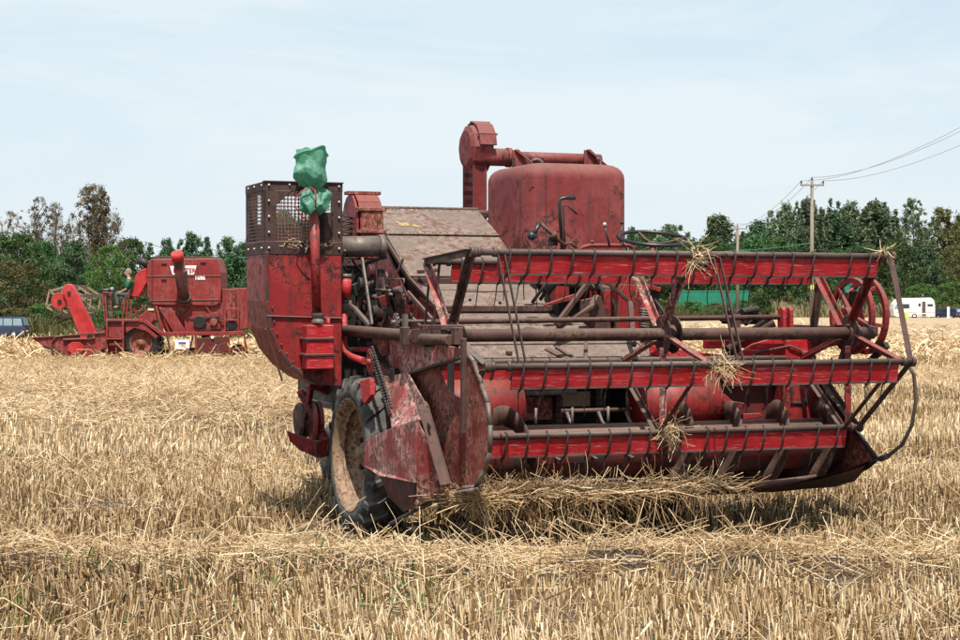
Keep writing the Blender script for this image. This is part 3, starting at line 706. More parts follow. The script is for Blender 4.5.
st_.bar(at(340, 258, u=.2), at(343, 300, u=.2), .02, .02)
B(st_, 'strut', 'greysteel')
mp_ = MB(); mp_.tube([at(394, 291, u=.5), at(402, 289, u=.5)], .028, 10); mp_.tube([at(376, 290, u=.5), at(392, 291, u=.5)], .015, 8)
mp_.tube([at(372, 297, u=.5), at(378, 297, u=.5)], .025, 8); mp_.tube([at(386, 272, u=.5), at(388, 278, u=.5), at(385, 283, u=.5), at(388, 287, u=.5)], .007, 6)
mp_.tube([at(389, 285, u=.5), at(389, 279, u=.5), at(404, 279, u=.5), at(404, 284, u=.5)], .008, 6)
B(mp_, 'linkage', 'greysteel', bevel=0)
def sprocket(c, r, n, th=.02, name='sprocket', mat='greysteel', par=CH, axis=(1, 0, 0)):
    mb = MB(); mb.disc(c, r, th, axis, 24)
    for i in range(n):
        a = 2 * PI * i / n; d, s, t = frame(axis); dd_ = s * math.cos(a) + t * math.sin(a); mb.bar(V(c) + dd_ * (r - .01), V(c) + dd_ * (r + .018), .02, .012, axis)
    mb.tube([V(c) - V((.04, 0, 0)), V(c) + V((.04, 0, 0))], r * .3, 10)
    return B(mb, name, mat, par, 0)
sprocket(at(400, 303, u=.55), .11, 22, mat='brown'); sprocket(at(396, 322, u=.3), .055, 12); sprocket(at(371, 362, u=.08), .09, 16, mat='red')
s_ = MB(); s_.tube([at(396, 321, u=.3), at(470, 322, v=-.62)], .014, 8); s_.box(at(405, 322, u=.3), (.03, .06, .12)); B(s_, 'shaft', 'greysteel', bevel=0)
ex = MB(); ex.tube([at(346, 277, u=.12), at(346, 298, u=.12)], .045, 12); ex.tube([at(344, 296, u=.12), at(344, 343, u=.12), at(346, 352, u=.12), at(352, 357, u=.12), at(364, 361, u=.12)], .028, 12); ex.tube([at(345, 349, u=.2), at(371, 350, u=.2)], .02, 8)
B(ex, 'exhaust_pipe', 'bat', bevel=0)
mf = MB(); mf.tube([at(344, 301, u=.12), at(344, 312, u=.12)], .036, 12); mf.tube([at(344.5, 300, u=.12), at(344.5, 302, u=.12)], .042, 12); B(mf, 'pipe_joint', 'greysteel', bevel=0); mf = MB(); mf.tube([at(346, 274, u=.12), at(346, 278, u=.12)], .048, 12); B(mf, 'pipe_joint', 'greysteel', bevel=0)

# chains beside the wheel
def chain(p, q, wdt=.05, axis=(1, 0, 0)):
    p = V(p); q = V(q); mb = MB(); d = (q - p).normalized(); s = d.cross(V(axis)).normalized(); n = int((q - p).length / .03)
    for sg in (-1, 1):
        for i in range(n): c = p + (q - p) * ((i + .5) / n) + s * sg * wdt; mb.bar(c - d * .011, c + d * .011, .018, .022, s); 
        mb.bar(p + s * sg * wdt, q + s * sg * wdt, .006, .008, s)
    return mb
B(chain(at(371, 350, u=.03), at(391, 412, u=.02), .035), 'drive_chain', 'grease', bevel=0)
gd = MB(); gd.plate([at(362, 381, u=-.01), at(372, 378, u=-.01), at(373, 395, u=-.01), at(367, 404, u=-.01), at(364, 400, u=-.01)], .04, (1, 0, 0)); B(gd, 'chain_guard', 'bat')

# rear bits left of the wheel: hitch beam, belt pulleys, steering wheel tyre
rb = MB(); a = at(287, 436, v=1.5); b2 = at(318, 450, v=1.35); rb.plate([at(287, 431, v=1.5), at(318, 442, v=1.35), at(318, 458, v=1.35), at(300, 450, v=1.44), at(290, 441, v=1.5)], .03); rb.bar(at(318, 450, v=1.37), V((.45, 1.5, .62)), .04, .15)
rb.bar(at(300, 390, v=1.7), at(325, 440, v=1.5), .05, .06); rb.bar(at(311, 386, v=1.6), at(303, 430, v=1.7), .05, .05); rb.bar(at(308, 383, v=1.6), V((.45, 1.7, 1.0)), .08, .08)
B(rb, 'rear_step', 'red')
pl = MB()
pl.lathe([(0, .001), (0, .14), (.02, .16), (.05, .145), (.08, .16), (.1, .15), (.1, .001)], at(297, 420, v=1.8), (1, 0, 0), 28, False); B(pl, 'belt_pulley', 'brown', bevel=0)
pl = MB(); pl.lathe([(0, .001), (0, .16), (.02, .19), (.05, .17), (.08, .19), (.1, .001)], at(310, 421, v=1.65), (1, 0, 0), 28, False); B(pl, 'belt_pulley', 'red', bevel=0)
rw = MB(); rw.lathe([(0, .001), (.02, .16), (0, .18), (0, .28), (.05, .33), (.15, .33), (.2, .28), (.2, .001)], V((.85, 3.5, .32)), (1, 0, 0), 32); B(rw, 'rear_wheel', 'rubber', bevel=0)
rw = MB(); rw.lathe([(0, .001), (.02, .16), (0, .18), (0, .28), (.05, .33), (.15, .33), (.2, .28), (.2, .001)], V((2.35, 3.3, .32)), (1, 0, 0), 32); B(rw, 'rear_wheel', 'rubber', bevel=0)
rx = MB(); rx.bar((.7, 3.3, .4), (2.4, 3.3, .4), .1, .12); rx.bar((1.6, 3.3, .4), (1.6, 3.3, .9), .2, .2); B(rx, 'rear_axle', 'darkred')

# driver's platform ------------------------------------------------------
dp = MB(); dp.bx((2.0, .15, 1.98), (3.15, 1.0, 2.03)); dp.bx((1.98, .98, 2.0), (3.1, 1.03, 2.2))
plat = B(dp, 'driver_platform', 'dullred')
rl = MB(); rl.tube([at(580, 252, v=.3), at(583, 247, v=.3), at(590, 245.5, v=.3), at(629, 245.5, v=.35), at(635, 249, v=.4), at(640, 254, v=.4)], .018, 8); rl.ball(at(592, 242, v=.3), .018, 8); B(rl, 'rail', 'dullred', plat, 0)
sw = MB(); sc_ = at(653, 238.5, v=.35); rad = .305
tilt = Matrix.Rotation(math.radians(13), 3, V((1, 0, 0))) @ Matrix.Rotation(math.radians(3), 3, V((0, 1, 0)))
rz = Matrix.Rotation(-YAW, 3, V((0, 0, 1)))
def tw(x, y, z=0): return sc_ + rz @ (tilt @ V((x, y, z)))
sw.tube([tw(rad * math.cos(a), rad * math.sin(a)) for a in np.linspace(0, 2 * PI, 40, endpoint=False)], .017, 8, closed=True)
swo = B(sw, 'steering_wheel', 'black', bevel=0)
ss = MB()
for k in range(4):
    a = k * PI / 2 + .35; ss.tube([tw(.02, 0, -.05), tw(.15 * math.cos(a), .15 * math.sin(a), -.035), tw(rad * math.cos(a), rad * math.sin(a))], .011, 6)
ss.lathe([(-.08, .03), (-.03, .045), (-.02, .001)], tw(0, 0), rz @ (tilt @ V((0, 0, 1))), 12)
B(ss, 'spoke', 'brown', swo, 0)
scm = MB(); scm.tube([tw(0, 0, -.06), V((tw(0, 0).x + .0, .35, 1.95))], .026, 8); B(scm, 'steering_column', 'dullred', plat, 0)
lv = MB(); lv.tube([at(610, 247, v=.3), at(604.6, 226, v=.3)], .008, 6); B(lv, 'lever', 'black', plat, 0)
kb = MB(); kb.ball(at(604.6, 224.5, v=.3), .02, 8); B(kb, 'lever_knob', 'bolt', plat, 0)
lv = MB(); lv.tube([at(620, 247, v=.7), at(622, 224, v=.7)], .008, 6); lv.ball(at(622, 222.5, v=.7), .018, 8); B(lv, 'lever', 'black', plat, 0)
lv = MB(); lv.tube([at(562, 250, v=.5), at(559.5, 204, v=.5), at(560, 199, v=.5), at(566, 197.5, v=.5), at(575, 198, v=.5)], .017, 8); lv.tube([at(565, 250, v=.52), at(563.5, 206, v=.52), at(568, 206, v=.52), at(577, 214, v=.52)], .009, 6); B(lv, 'control_lever', 'black', plat, 0)
lv = MB(); lv.ball(at(531.5, 236, v=.2), .04, 10); lv.tube([at(532, 236, v=.2), at(536, 230, v=.2), at(540, 222.5, v=.2)], .02, 8); B(lv, 'crank_handle', 'black', plat, 0)
lv = MB(); lv.tube([at(540, 223, v=.2), at(552, 234, v=.2), at(566, 247, v=.2)], .016, 8); lv.tube([at(552, 234, v=.2), at(555, 237, v=.2)], .035, 8); lv.tube([at(563, 244, v=.22), at(571, 243, v=.22), at(577, 248, v=.22)], .012, 6); lv.box(at(553, 241, v=.25), (.07, .05, .08)); B(lv, 'crank_shaft', 'brown', plat, 0)
# controls under the platform, seen through the reel
uc = MB()
uc.bx((2.30, -.15, 1.45), (2.55, .1, 1.98)); uc.plate(P2([(590, 262), (616, 258), (616, 330), (590, 330)], v=.1), .03)
uc.bar(at(606, 290, v=-.1), at(606, 330, v=-.1), .06, .06); uc.plate(P2([(636, 285), (648, 285), (648, 330), (636, 330)], v=-.05), .04)
uc.plate(P2([(544, 304), (574, 294), (574, 300), (544, 306)], v=-.1), .03); uc.bar(at(560, 272, v=.2), at(560, 300, v=.2), .12, .12)
uc.plate(P2([(578, 266), (600, 262), (600, 300), (578, 302)], v=.3), .02)
uc.bar(at(600, 272, v=.1), at(660, 290, v=.1), .04, .04)
B(uc, 'control_housing', 'red', plat)
ub = MB(); ub.plate(P2([(581, 300), (600, 296), (610, 330), (597, 332), (580, 320)], v=-.15), .04); ub.plate(P2([(617, 300), (636, 303), (636, 331), (615, 331)], v=-.12), .05)
ub.bar(at(588, 312, v=-.3), at(597, 296, v=-.2), .05, .03); ub.bar(at(558, 328, v=-.4), at(594, 305, v=-.3), .05, .03); ub.bar(at(556, 325, v=-.45), at(590, 280, v=-.35), .035, .04)
ub.tube([at(563, 282, v=.0), at(600, 288, v=.0), at(648, 297, v=.0)], .032, 10); ub.tube([at(563, 278, v=.0), at(563, 286, v=.0)], .04, 10)
ub.bar(at(601, 277, v=-.4), at(632, 304, v=-.4), .02, .03); ub.bar(at(630, 302, v=-.4), at(634, 346, v=-.6), .04, .04)
ub.box(at(655, 345, v=-.3), (.3, .2, .03)); ub.bx((2.1, -.3, 1.42), (2.5, .05, 1.46))
B(ub, 'control_linkage', 'brown', plat)
ug = MB()
for k, (xa, ya, xb, yb) in enumerate(((532, 303, 556, 270), (540, 300, 562, 268), (548, 294, 564, 276), (528, 270, 540, 290), (591, 265, 612, 330), (612, 290, 614, 330), (600, 300, 590, 278), (596, 300, 604, 320), (655, 300, 668, 330), (640, 262, 636, 300))):
    ug.tube([at(xa, ya, v=-.05 + k * .02), at((xa + xb) / 2 + 2, (ya + yb) / 2 - 3, v=-.1), at(xb, yb, v=-.05)], .016, 6)
ug.bx((1.95, .3, 1.3), (2.9, .6, 2.0)); ug.plate(P2([(528, 276), (540, 275), (536, 290), (531, 286)], v=.1), .03)
B(ug, 'hydraulic_hose', 'grease', plat, 0)
spg = MB(); c0 = at(644.5, 308, v=-.2); c1 = at(644.5, 327, v=-.2)
spg.tube([c0.lerp(c1, i / 72) + V((.032 * math.cos(i * .7), .032 * math.sin(i * .7), 0)) for i in range(73)], .009, 5); B(spg, 'coil_spring', 'greysteel', plat, 0)
# ------------------------------------------------------------------ cutting table
UL, UR = .24, 3.75
tb_ = MB()
tb_.plate([V((.3, -.76, .42)), V((1.12, -.76, .42)), V((1.12, -.76, 1.26)), V((.3, -.76, 1.2))], .02, (0, 1, 0))
tb_.plate([V((2.08, -.76, .42)), V((UR, -.76, .42)), V((UR, -.76, 1.28)), V((2.08, -.76, 1.28))], .02, (0, 1, 0))
tb_.bar((.3, -.78, 1.27), (UR, -.78, 1.29), .09, .05)
tb_.bar((.3, -.76, .38), (UR, -.76, .38), .1, .1)
fl = [(-.74, .42), (-.85, .36), (-1.15, .335), (-1.45, .37), (-1.75, .445)]
def frow(u, dz=0):
    t = max(0, (u - 2.7) / 1.05); return [V((u, y + .07 * t * (i == 4), z + dz + (.15 * t * t if i == 4 else .06 * t * t if i == 3 else .02 * t))) for i, (y, z) in enumerate(fl)]
FU = (UL, 1.2, 2.4, 2.7, 3.0, 3.3, 3.55, UR)
tb_.grid([frow(u) for u in FU], True); tb_.grid([frow(u, -.02)[::-1] for u in FU], True)
head = B(tb_, 'cutting_table', 'darkred')
cbm = MB(); cbm.bar((UL, -1.76, .455), (2.75, -1.76, .455), .09, .02); cbm.bar((UL, -1.72, .43), (2.75, -1.72, .43), .03, .06); cbm.tube([(2.3, -1.8, .43), (2.7, -1.8, .45), (3.0, -1.79, .475), (3.2, -1.775, .50)], [.02, .028, .024, .012], 8)
cbo = B(cbm, 'cutter_bar', 'brown', head)
for i in range(31):
    u = .3 + i * .0762; g = MB(); g.add([V((u - .018, -1.78, .47)), V((u + .018, -1.78, .47)), V((u + .018, -1.78, .44)), V((u - .018, -1.78, .44)), V((u, -1.89, .458))], [(0, 1, 2, 3), (0, 4, 1), (1, 4, 2), (2, 4, 3), (3, 4, 0)]); B(g, 'knife_guard', 'brown', head, 0)
# left end plates
epl = MB()
E = [(383, 378), (420, 372), (438, 366), (447, 388), (456, 396), (463, 399), (466, 352), (474, 362), (482, 385), (488, 403), (490.5, 425), (490, 452), (485, 470), (476, 487), (450, 489), (415, 508), (392, 503), (376, 470), (372, 440)]
U0 = UL
epl.plate(P2(E, u=U0), .014, (1, 0, 0))
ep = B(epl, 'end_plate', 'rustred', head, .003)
egm = MB()
edge = [(466, 352), (474, 362), (482, 385), (488, 403), (490.5, 425), (490, 452), (485, 470), (476, 487), (450, 489), (415, 509)]
for i in range(len(edge) - 1): egm.bar(at(*edge[i], u=U0), at(*edge[i + 1], u=U0), .05, .018, (1, 0, 0)) if False else egm.tube([at(*edge[i], u=U0), at(*edge[i + 1], u=U0)], .017, 6)
B(egm, 'rolled_edge', 'greysteel', head, 0)
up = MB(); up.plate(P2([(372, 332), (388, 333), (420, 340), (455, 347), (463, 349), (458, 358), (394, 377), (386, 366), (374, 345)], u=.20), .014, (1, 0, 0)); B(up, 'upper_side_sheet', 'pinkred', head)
ags = MB(); ags.bar(at(394, 378.5, u=.18), at(462, 357.5, u=.18), .02, .035, (1, 0, 0)); ags.bar(at(369, 343, u=.17), at(395, 376, u=.17), .025, .05, (1, 0, 0)); ags.box(at(394, 374, u=.16), (.04, .09, .09)); ags.bar(at(385, 380, u=.16), at(396, 408, u=.16), .02, .07, (1, 0, 0))
B(ags, 'stiffener', 'grease', head)
es = MB(); es.bar(at(372, 333, u=.19), at(390, 336, u=.19), .06, .02); es.plate(P2([(372, 333), (388, 335), (388, 355), (382, 358)], u=.185), .012, (1, 0, 0)); B(es, 'hinge_plate', 'rustred', head)
# outer crop divider, three facets that bulge outwards
d1 = [at(366, 440, u=-.02), at(392, 428, u=-.05), at(418, 419, u=-.03), at(415.5, 483, u=-.03), at(380, 476, u=-.05), at(365, 466, u=-.02)]
dv = MB(); dv.plate(d1, .018, (-1, 0, .0)); 
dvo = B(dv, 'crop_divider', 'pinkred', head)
dk = MB(); dk.plate([at(418, 421, u=-.04), at(452, 486, u=.2), at(414, 509, u=.0)], .014); 
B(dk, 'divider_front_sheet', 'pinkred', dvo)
dl = MB(); dl.plate([at(380, 476, u=-.03), at(416, 483, u=-.02), at(414, 508, u=.0), at(404, 512, u=.0), at(390, 498, u=.02)], .014); B(dl, 'divider_lower_sheet', 'darkred', dvo)
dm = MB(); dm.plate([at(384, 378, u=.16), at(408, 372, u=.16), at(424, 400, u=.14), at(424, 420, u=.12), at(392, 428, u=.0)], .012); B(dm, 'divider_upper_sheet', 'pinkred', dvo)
dn = MB(); dn.angle(at(426, 406, u=.06), at(449, 486, u=.14), .085, .012, (1, 0, 0)); dn.ball(at(425, 408, u=.05), .05, 10, (.5, 1, 1)); B(dn, 'divider_strap', 'brown', dvo)
for px, py in ((421, 424), (429, 426), (438, 484)):
    h = MB(); h.disc(at(px, py, u=.03 if py < 450 else .07), .025, .012, (1, 0, 0), 12); B(h, 'bolt_hole', 'grease', dvo, 0)
dsk = MB(); dsk.tube([at(390, 524, u=.06), at(416, 510, u=.1), at(450, 494, u=.2), at(479, 489, u=.24)], .015, 6); B(dsk, 'skid_rail', 'greysteel', head, 0)
br_ = MB(); br_.bar(at(463.5, 338, u=.17), at(463.5, 433, u=.17), .03, .055, (0, 1, 0)); B(br_, 'reel_brace', 'brown', head)
# right end
rp = MB(); Rr = [(816, 376), (879, 459.5), (868, 467), (847, 478), (800, 487), (775, 486), (775, 376)]
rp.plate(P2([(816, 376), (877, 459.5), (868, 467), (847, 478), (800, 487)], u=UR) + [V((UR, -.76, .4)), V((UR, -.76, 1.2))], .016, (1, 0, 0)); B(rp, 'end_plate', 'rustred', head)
rt = MB(); rt.tube(P2([(816, 376), (877, 459.5)], u=UR - .01), .02, 6); rt.tube(P2([(877, 459.5), (868, 467), (847, 478), (800, 488), (770, 491)], u=UR - .01), .016, 6); B(rt, 'rolled_edge', 'grease', head, 0)
rs = MB(); rs.bx((3.40, -.93, .5), (3.44, -.78, 1.27)); rs.bx((3.40, -.95, .5), (3.74, -.90, 1.26)); B(rs, 'inner_side_sheet', 'red', head)
rs2 = MB(); rs2.bx((3.46, -.965, 1.0), (3.62, -.95, 1.02)); rs2.bx((3.46, -.965, 1.0), (3.48, -.95, 1.15)); rs2.bx((3.60, -.965, 1.0), (3.62, -.95, 1.2)); B(rs2, 'slot', 'grease', head)
# housing above the right end
rh = MB(); rh.plate(P2([(735, 356), (752, 344), (776, 337), (812, 339), (816, 366), (735, 366)], v=-.72), .04); rh.plate(P2([(785, 336), (812, 336), (812, 372), (785, 372)], v=-.9), .04)
rh.bar(at(650, 350, v=-.5), at(735, 362, v=-.74), .1, .08); rh.bar(at(698, 362, v=-.74), at(760, 361, v=-.76), .08, .06); rh.bx((2.9, -.6, 1.45), (3.7, -.5, 1.52))
rh.plate(P2([(668, 352), (690, 352), (700, 366), (668, 366)], v=-.6), .03)
B(rh, 'drive_housing', 'bat', head)
rg = MB(); rg.tube([at(773, 321, v=-.7), at(737, 341, v=-.6), at(727, 350, v=-.6)], .045, 10); rg.bar(at(736, 314, v=-.5), at(734, 352, v=-.5), .07, .05); rg.box(at(731, 350, v=-.55), (.12, .1, .09))
rg.bar(at(725, 330, v=-.6), at(775, 326, v=-.65), .04, .02); rg.tube([at(713, 366, v=-.7), at(760, 352, v=-.74), at(790, 346, v=-.94), at(800, 350, v=-.94), at(803, 356, v=-.94)], .012, 6)
rg.bar(at(789, 326, v=-.6), at(840, 328, v=-.6), .05, .03)
B(rg, 'drive_arm', 'brown', head)
rj = MB()
for k in range(9): c = at(724 + k * 4.8, 318 + (k % 3) * 2 - (k % 2) * 3, v=-.35 + .03 * (k % 4)); rj.box(c, (.05 + .02 * (k % 3), .07, .06 + .03 * (k % 2)), Matrix.Rotation(k * .8, 3, 'Y') @ Matrix.Rotation(k, 3, 'Z'))
rj.tube([at(742, 312, v=-.4), at(758, 309, v=-.35)], .03, 8); rj.bar(at(722, 322, v=-.3), at(770, 323, v=-.3), .03, .03); rj.bar(at(750, 306, v=-.35), at(757, 316, v=-.35), .03, .05); rj.bar(at(729, 309, v=-.35), at(735, 318, v=-.35), .03, .05)
B(rj, 'hitch_bracket', 'grease', head)
rod = MB(); rod.tube([at(396, 320, u=.28) if False else at(432, 322, v=-.72), at(788, 317, v=-.72)], .022, 10); B(rod, 'cross_rod', 'brown', head, 0)
rk = MB(); 
for px in (782, 789): rk.box(at(px, 320, v=-.74), (.03, .1, .17)); rk.disc(at(px, 313, v=-.74), .05, .03)
B(rk, 'rod_bracket', 'bat', head)
# reel lift arms
la = MB(); la.tube([V((.13, .55, 1.6)), at(414, 336, u=.15)], .045, 12); la.bar(at(414, 336, u=.15), V((.22, -1.6, 1.6)), .05, .10); la.bar(at(405, 327, u=.1), at(405, 345, u=.1), .05, .10); la.box(at(425, 336, u=.14), (.06, .1, .16)); la.box(at(440, 336, u=.15), (.06, .16, .09)); la.box(at(457, 336, u=.17), (.06, .08, .12)); la.tube([at(422, 339, u=.12), at(450, 340, u=.13)], .04, 10)
la.box(at(447, 327, u=.2), (.16, .22, .03))
B(la, 'lift_arm', 'brown', head)
la = MB(); la.bar(V((3.8, -.5, 1.45)), V((3.8, -1.6, 1.6)), .05, .1); la.box(V((3.82, -1.6, 1.6)), (.05, .07, .08)); B(la, 'lift_arm', 'brown', head)
# red housings each side of the feeder mouth, auger
for u0, u1 in ((.36, 1.10), (2.10, 2.80)):
    rh_ = MB(); rh_.lathe([(0, .001), (0, .225), (u1 - u0, .225), (u1 - u0, .001)], (u0, -.82, 1.02), (1, 0, 0), 36); B(rh_, 'table_drum', 'red', head, 0)
pk = MB(); pk.plate(P2([(709, 404), (718, 396), (724, 394), (732, 401), (744, 403), (744, 408), (716, 409)], v=-.9), .03); pk.plate(P2([(680, 412), (700, 417), (718, 415), (760, 413), (762, 417), (740, 420), (690, 420)], v=-.85), .03); pk.plate(P2([(668, 440), (674, 418), (682, 412), (686, 440)], v=-.9), .03); B(pk, 'deflector', 'red', head)
mo = MB(); mo.bx((1.10, -.45, .5), (2.10, -.43, 1.24)); mo.bx((1.10, -.76, 1.2), (2.10, -.45, 1.24)); mo.bx((1.10, -.76, .5), (1.12, -.45, 1.24)); mo.bx((2.08, -.76, .5), (2.10, -.45, 1.24)); B(mo, 'feeder_mouth', 'grease', head)
ec = MB()
ec.tube([(1.11, -.80, 1.12), (1.62, -.80, 1.13)], .024, 10)
B(ec, 'feeder_shaft', 'greysteel', head, 0); ec = MB(); ec.tube([(1.34, -.66, 1.20), (2.06, -.66, 1.20)], .03, 10)
B(ec, 'feeder_shaft', 'brown', head, 0); ec = MB(); ec.tube([(1.48, -.84, .98), (2.08, -.84, .98)], .018, 8)
B(ec, 'feeder_shaft', 'brown', head, 0)
for fu_ in (1.52, 1.79, 2.03):
    ec = MB(); ec.tube([(fu_, -.86, .97), (fu_ + .01, -.9, .90), (fu_ + .03, -.93, .86)], .014, 6); B(ec, 'feeder_pin', 'greysteel', head, 0)
for u in (1.19, 1.54, 1.89):
    cm = MB()
    for k in range(9): z = .8 + k * .045; cm.box((u, -.66, z), (.055, .02, .034)); cm.box((u, -.675, z), (.02, .02, .018))
    B(cm, 'feeder_chain', 'brown', head, 0)
bo = MB(); bo.bx((1.22, -.60, .90), (1.51, -.58, 1.08)); B(bo, 'feeder_slat', 'rustred', head); bo = MB(); bo.bx((1.58, -.60, 1.0), (1.84, -.58, 1.12)); B(bo, 'feeder_slat', 'wood', head)
AC = V((0, -1.18, .70))
ag = MB(); ag.lathe([(0, .001), (0, .2), (UR - .34, .2), (UR - .34, .001)], (.3, AC.y, AC.z), (1, 0, 0), 32)
aug = B(ag, 'auger', 'darkred', head, 0)
def flight(u0, turns, pitch, hand):
    mb = MB(); n = int(turns * 28); rows_ = []
    for i in range(n + 1):
        a = 2 * PI * i / 28 * hand; u = u0 + pitch * i / 28
        rows_.append([V((u, AC.y + math.cos(a) * r, AC.z + math.sin(a) * r)) for r in (.195, .27, .355)])
    mb.grid(rows_); return mb.build('auger_flight', M['brown'], aug, 0, solid=.01)
flight(.34, 1.6, .42, 1); flight(2.05, 3.9, .42, -1)
for k in range(6):
    u = 1.12 + (k % 3) * .3 + .08 * (k // 3); a = 1.6 if k < 3 else 3.3; fg = MB(); c = V((u, AC.y, AC.z)); d = V((.0, math.cos(a), math.sin(a)))
    fg.tube([c + d * .18, c + d * .33], .012, 6); B(fg, 'auger_finger', 'greysteel', aug, 0)
hs = MB(); hs.tube([at(907, 362, u=3.72), at(914, 375, u=3.78), at(916, 400, u=3.82), at(912, 425, u=3.84), at(902, 445, u=3.84), at(888, 456, u=3.82), at(874, 461, u=UR)], .015, 8); hs.tube([at(888, 456, u=3.82), at(880, 459, u=3.8)], .024, 8); B(hs, 'end_guide_rod', 'greysteel', head, 0)

# ------------------------------------------------------------------ reel
HUB = V((0, -1.6, 1.588)); RR = .735
us_ = (.33, 2.02, 3.63)
rs_ = MB(); rs_.tube([V((.2, HUB.y, HUB.z)), V((3.82, HUB.y, HUB.z))], .047, 16)
reel = B(rs_, 'reel', 'brown', bevel=0)
ANG = [math.radians(a) for a in (53, -16, -90, -163, 132.5)]
def bp_(k, u, r=RR): a = ANG[k % 5]; return V((u, HUB.y - math.cos(a) * r, HUB.z + math.sin(a) * r))
random.seed(5)
spr = MB()
for k in range(5):
    pipe = MB(); pipe.tube([bp_(k, .28), bp_(k, 3.70)], .024, 12)
    for u in (.28, .33, .45, 1.98, 2.12, 3.62): pipe.tube([bp_(k, u - .012), bp_(k, u + .012)], .036, 10)
    po = B(pipe, 'bat_pipe', 'batpipe', reel, 0)
    bd = MB(); o = V((0, .004, -.014)); sl = V((0, .032, -.138))     # boards lean back a little
    for u0, u1 in ((.48, 1.96), (2.14, 3.58)):
        p = bp_(k, u0) + o; q = bp_(k, u1) + o; ns = 9; w1 = [V((0, random.uniform(-.006, .006), random.uniform(-.005, .005))) for _ in range(ns + 1)]
        prs = [(p.lerp(q, i / ns), w1[i]) for i in range(ns + 1)]; yo = V((0, .01, 0))
        bd.grid([[a_ - yo, a_ - yo + sl * .5 + w_i * .5, a_ - yo + sl + w_i, a_ + yo + sl + w_i, a_ + yo, a_ - yo] for a_, w_i in prs], False)
        for a_, w_i in (prs[0], prs[-1]): bd.add([a_ - yo, a_ - yo + sl + w_i, a_ + yo + sl + w_i, a_ + yo], [(0, 1, 2, 3)])
        continue
        bd.add([p + V((0, -.01, 0)), q + V((0, -.01, 0)), q + V((0, -.01, 0)) + sl, p + V((0, -.01, 0)) + sl, p + V((0, .01, 0)), q + V((0, .01, 0)), q + V((0, .01, 0)) + sl, p + V((0, .01, 0)) + sl],
               [(3, 2, 1, 0), (4, 5, 6, 7), (0, 1, 5, 4), (2, 3, 7, 6), (1, 2, 6, 5), (3, 0, 4, 7)])
    B(bd, 'reel_bat', 'bat', reel, .002)
    lip = MB(); 
    for u0, u1 in ((.48, 1.96), (2.14, 3.58)): lip.bar(bp_(k, u0) + o + sl + V((0, -.004, -.002)), bp_(k, u1) + o + sl + V((0, -.004, -.002)), .032, .012)
    B(lip, 'bat_lip', 'batpipe', reel, 0)
    for i in range(19):
        u = .55 + i * .163 + random.uniform(-.012, .012)
        if 1.9 < u < 2.2 or random.random() < .05: continue
        t = MB(); c = bp_(k, u); j = random.uniform(-.015, .015)
        lower_bat = k in (2,)
        L = .17 + random.uniform(-.02, .02)
        pts = [c + V((.004, .03, .0)), c + V((0, 0, .031)), c + V((0, -.034, 0)), c + V((-.015 + j * .3, -.0, -.15)), c + V((-.017 + j * .3, .014, -.168)), c + V((-.016 + j * .3, .028, -.158)), c + V((-.018 + j * .3, .036, -.19)), c + V((-.02 + j, .045, -.27)), c + V((j * 3, .07 + .04 * random.random(), -.18 - L))]
        t.tube(pts, [.007, .008, .008, .007, .007, .006, .005, .004, .0035], 5); B(t, 'tine', 'grease', reel, 0)
# spiders: hub discs, arms, linking rim bars
for si, u in enumerate(us_):
    hb = MB()
    for du in ((-.045, .045) if si == 1 else (-.03,)): hb.disc((u + du, HUB.y, HUB.z), .145, .012)
    hb.disc((u, HUB.y, HUB.z), .07, .10)
    ho = B(hb, 'hub_disc', 'brown', reel)
    for du in (-.052, -.037):
        for q in range(6):
            a = q * PI / 3 + .2; nb = MB(); nb.lathe([(-.012, .001), (-.012, .012), (.0, .012)], (u + du, HUB.y + .1 * math.cos(a), HUB.z + .1 * math.sin(a)), (1, 0, 0), 6, False)
            if du == -.052: B(nb, 'bolt', 'brown', ho, 0) if False else None
    for k in range(5):
        am = MB(); a0 = HUB + V((u, 0, 0)); a1 = bp_(k, u)
        d = (a1 - a0).normalized(); off = d.cross(V((1, 0, 0))) * .0
        am.angle(a0 + d * .10 + V((-.03, 0, 0)), a1 - d * .0 + V((-.03, 0, 0)), .055, .010, (1, 0, 0));
        B(am, 'reel_arm', ('pinkred' if si == 0 and k == 4 else 'greysteel' if si == 0 and k in (1, 2) else 'brown' if si == 0 else 'pinkred' if si == 1 else 'red'), reel)
    if si in (0, 2):
        for k in range(5):
            lk = MB(); uu = u + (-.05 if si == 0 else .06); p = bp_(k, uu); q = bp_(k + 1, uu)
            if si == 0 and k in (0, 2, 3): continue
            lk.angle(p, q, .05, .010, (1, 0, 0)); B(lk, 'rim_bar', 'greysteel' if si == 0 and k == 4 else 'brown', reel)
        if si == 0:
            for du in (-.02, .05): lk = MB(); lk.bar(bp_(4, u + du), bp_(3, u + du), .012, .02, (1, 0, 0)); B(lk, 'tie_strap', 'brown', reel)
    if si != 2:
        for k in (0,) if si == 0 else (0,):
            for du in (.14, .19):
                tr_ = MB(); tr_.bar(bp_(k, u + du * 1.0), bp_(k + 1, u + du + .06), .010, .028, (0, 1, 0)); B(tr_, 'tie_strap', 'brown', reel)
    if si in (1, 2):
        for dd_ in ((-.06, 0), ):
            for k in (1, 2):
                lk = MB(); lk.angle(bp_(k, u - .07), bp_(k + 1, u - .07), .04, .008, (1, 0, 0)); B(lk, 'rim_bar', 'brown', reel)
for u in (.30, 3.70):
    for k in range(5): sc2 = MB(); sc2.disc(bp_(k, u), .04, .03); B(sc2, 'bat_bearing', 'brown', reel)
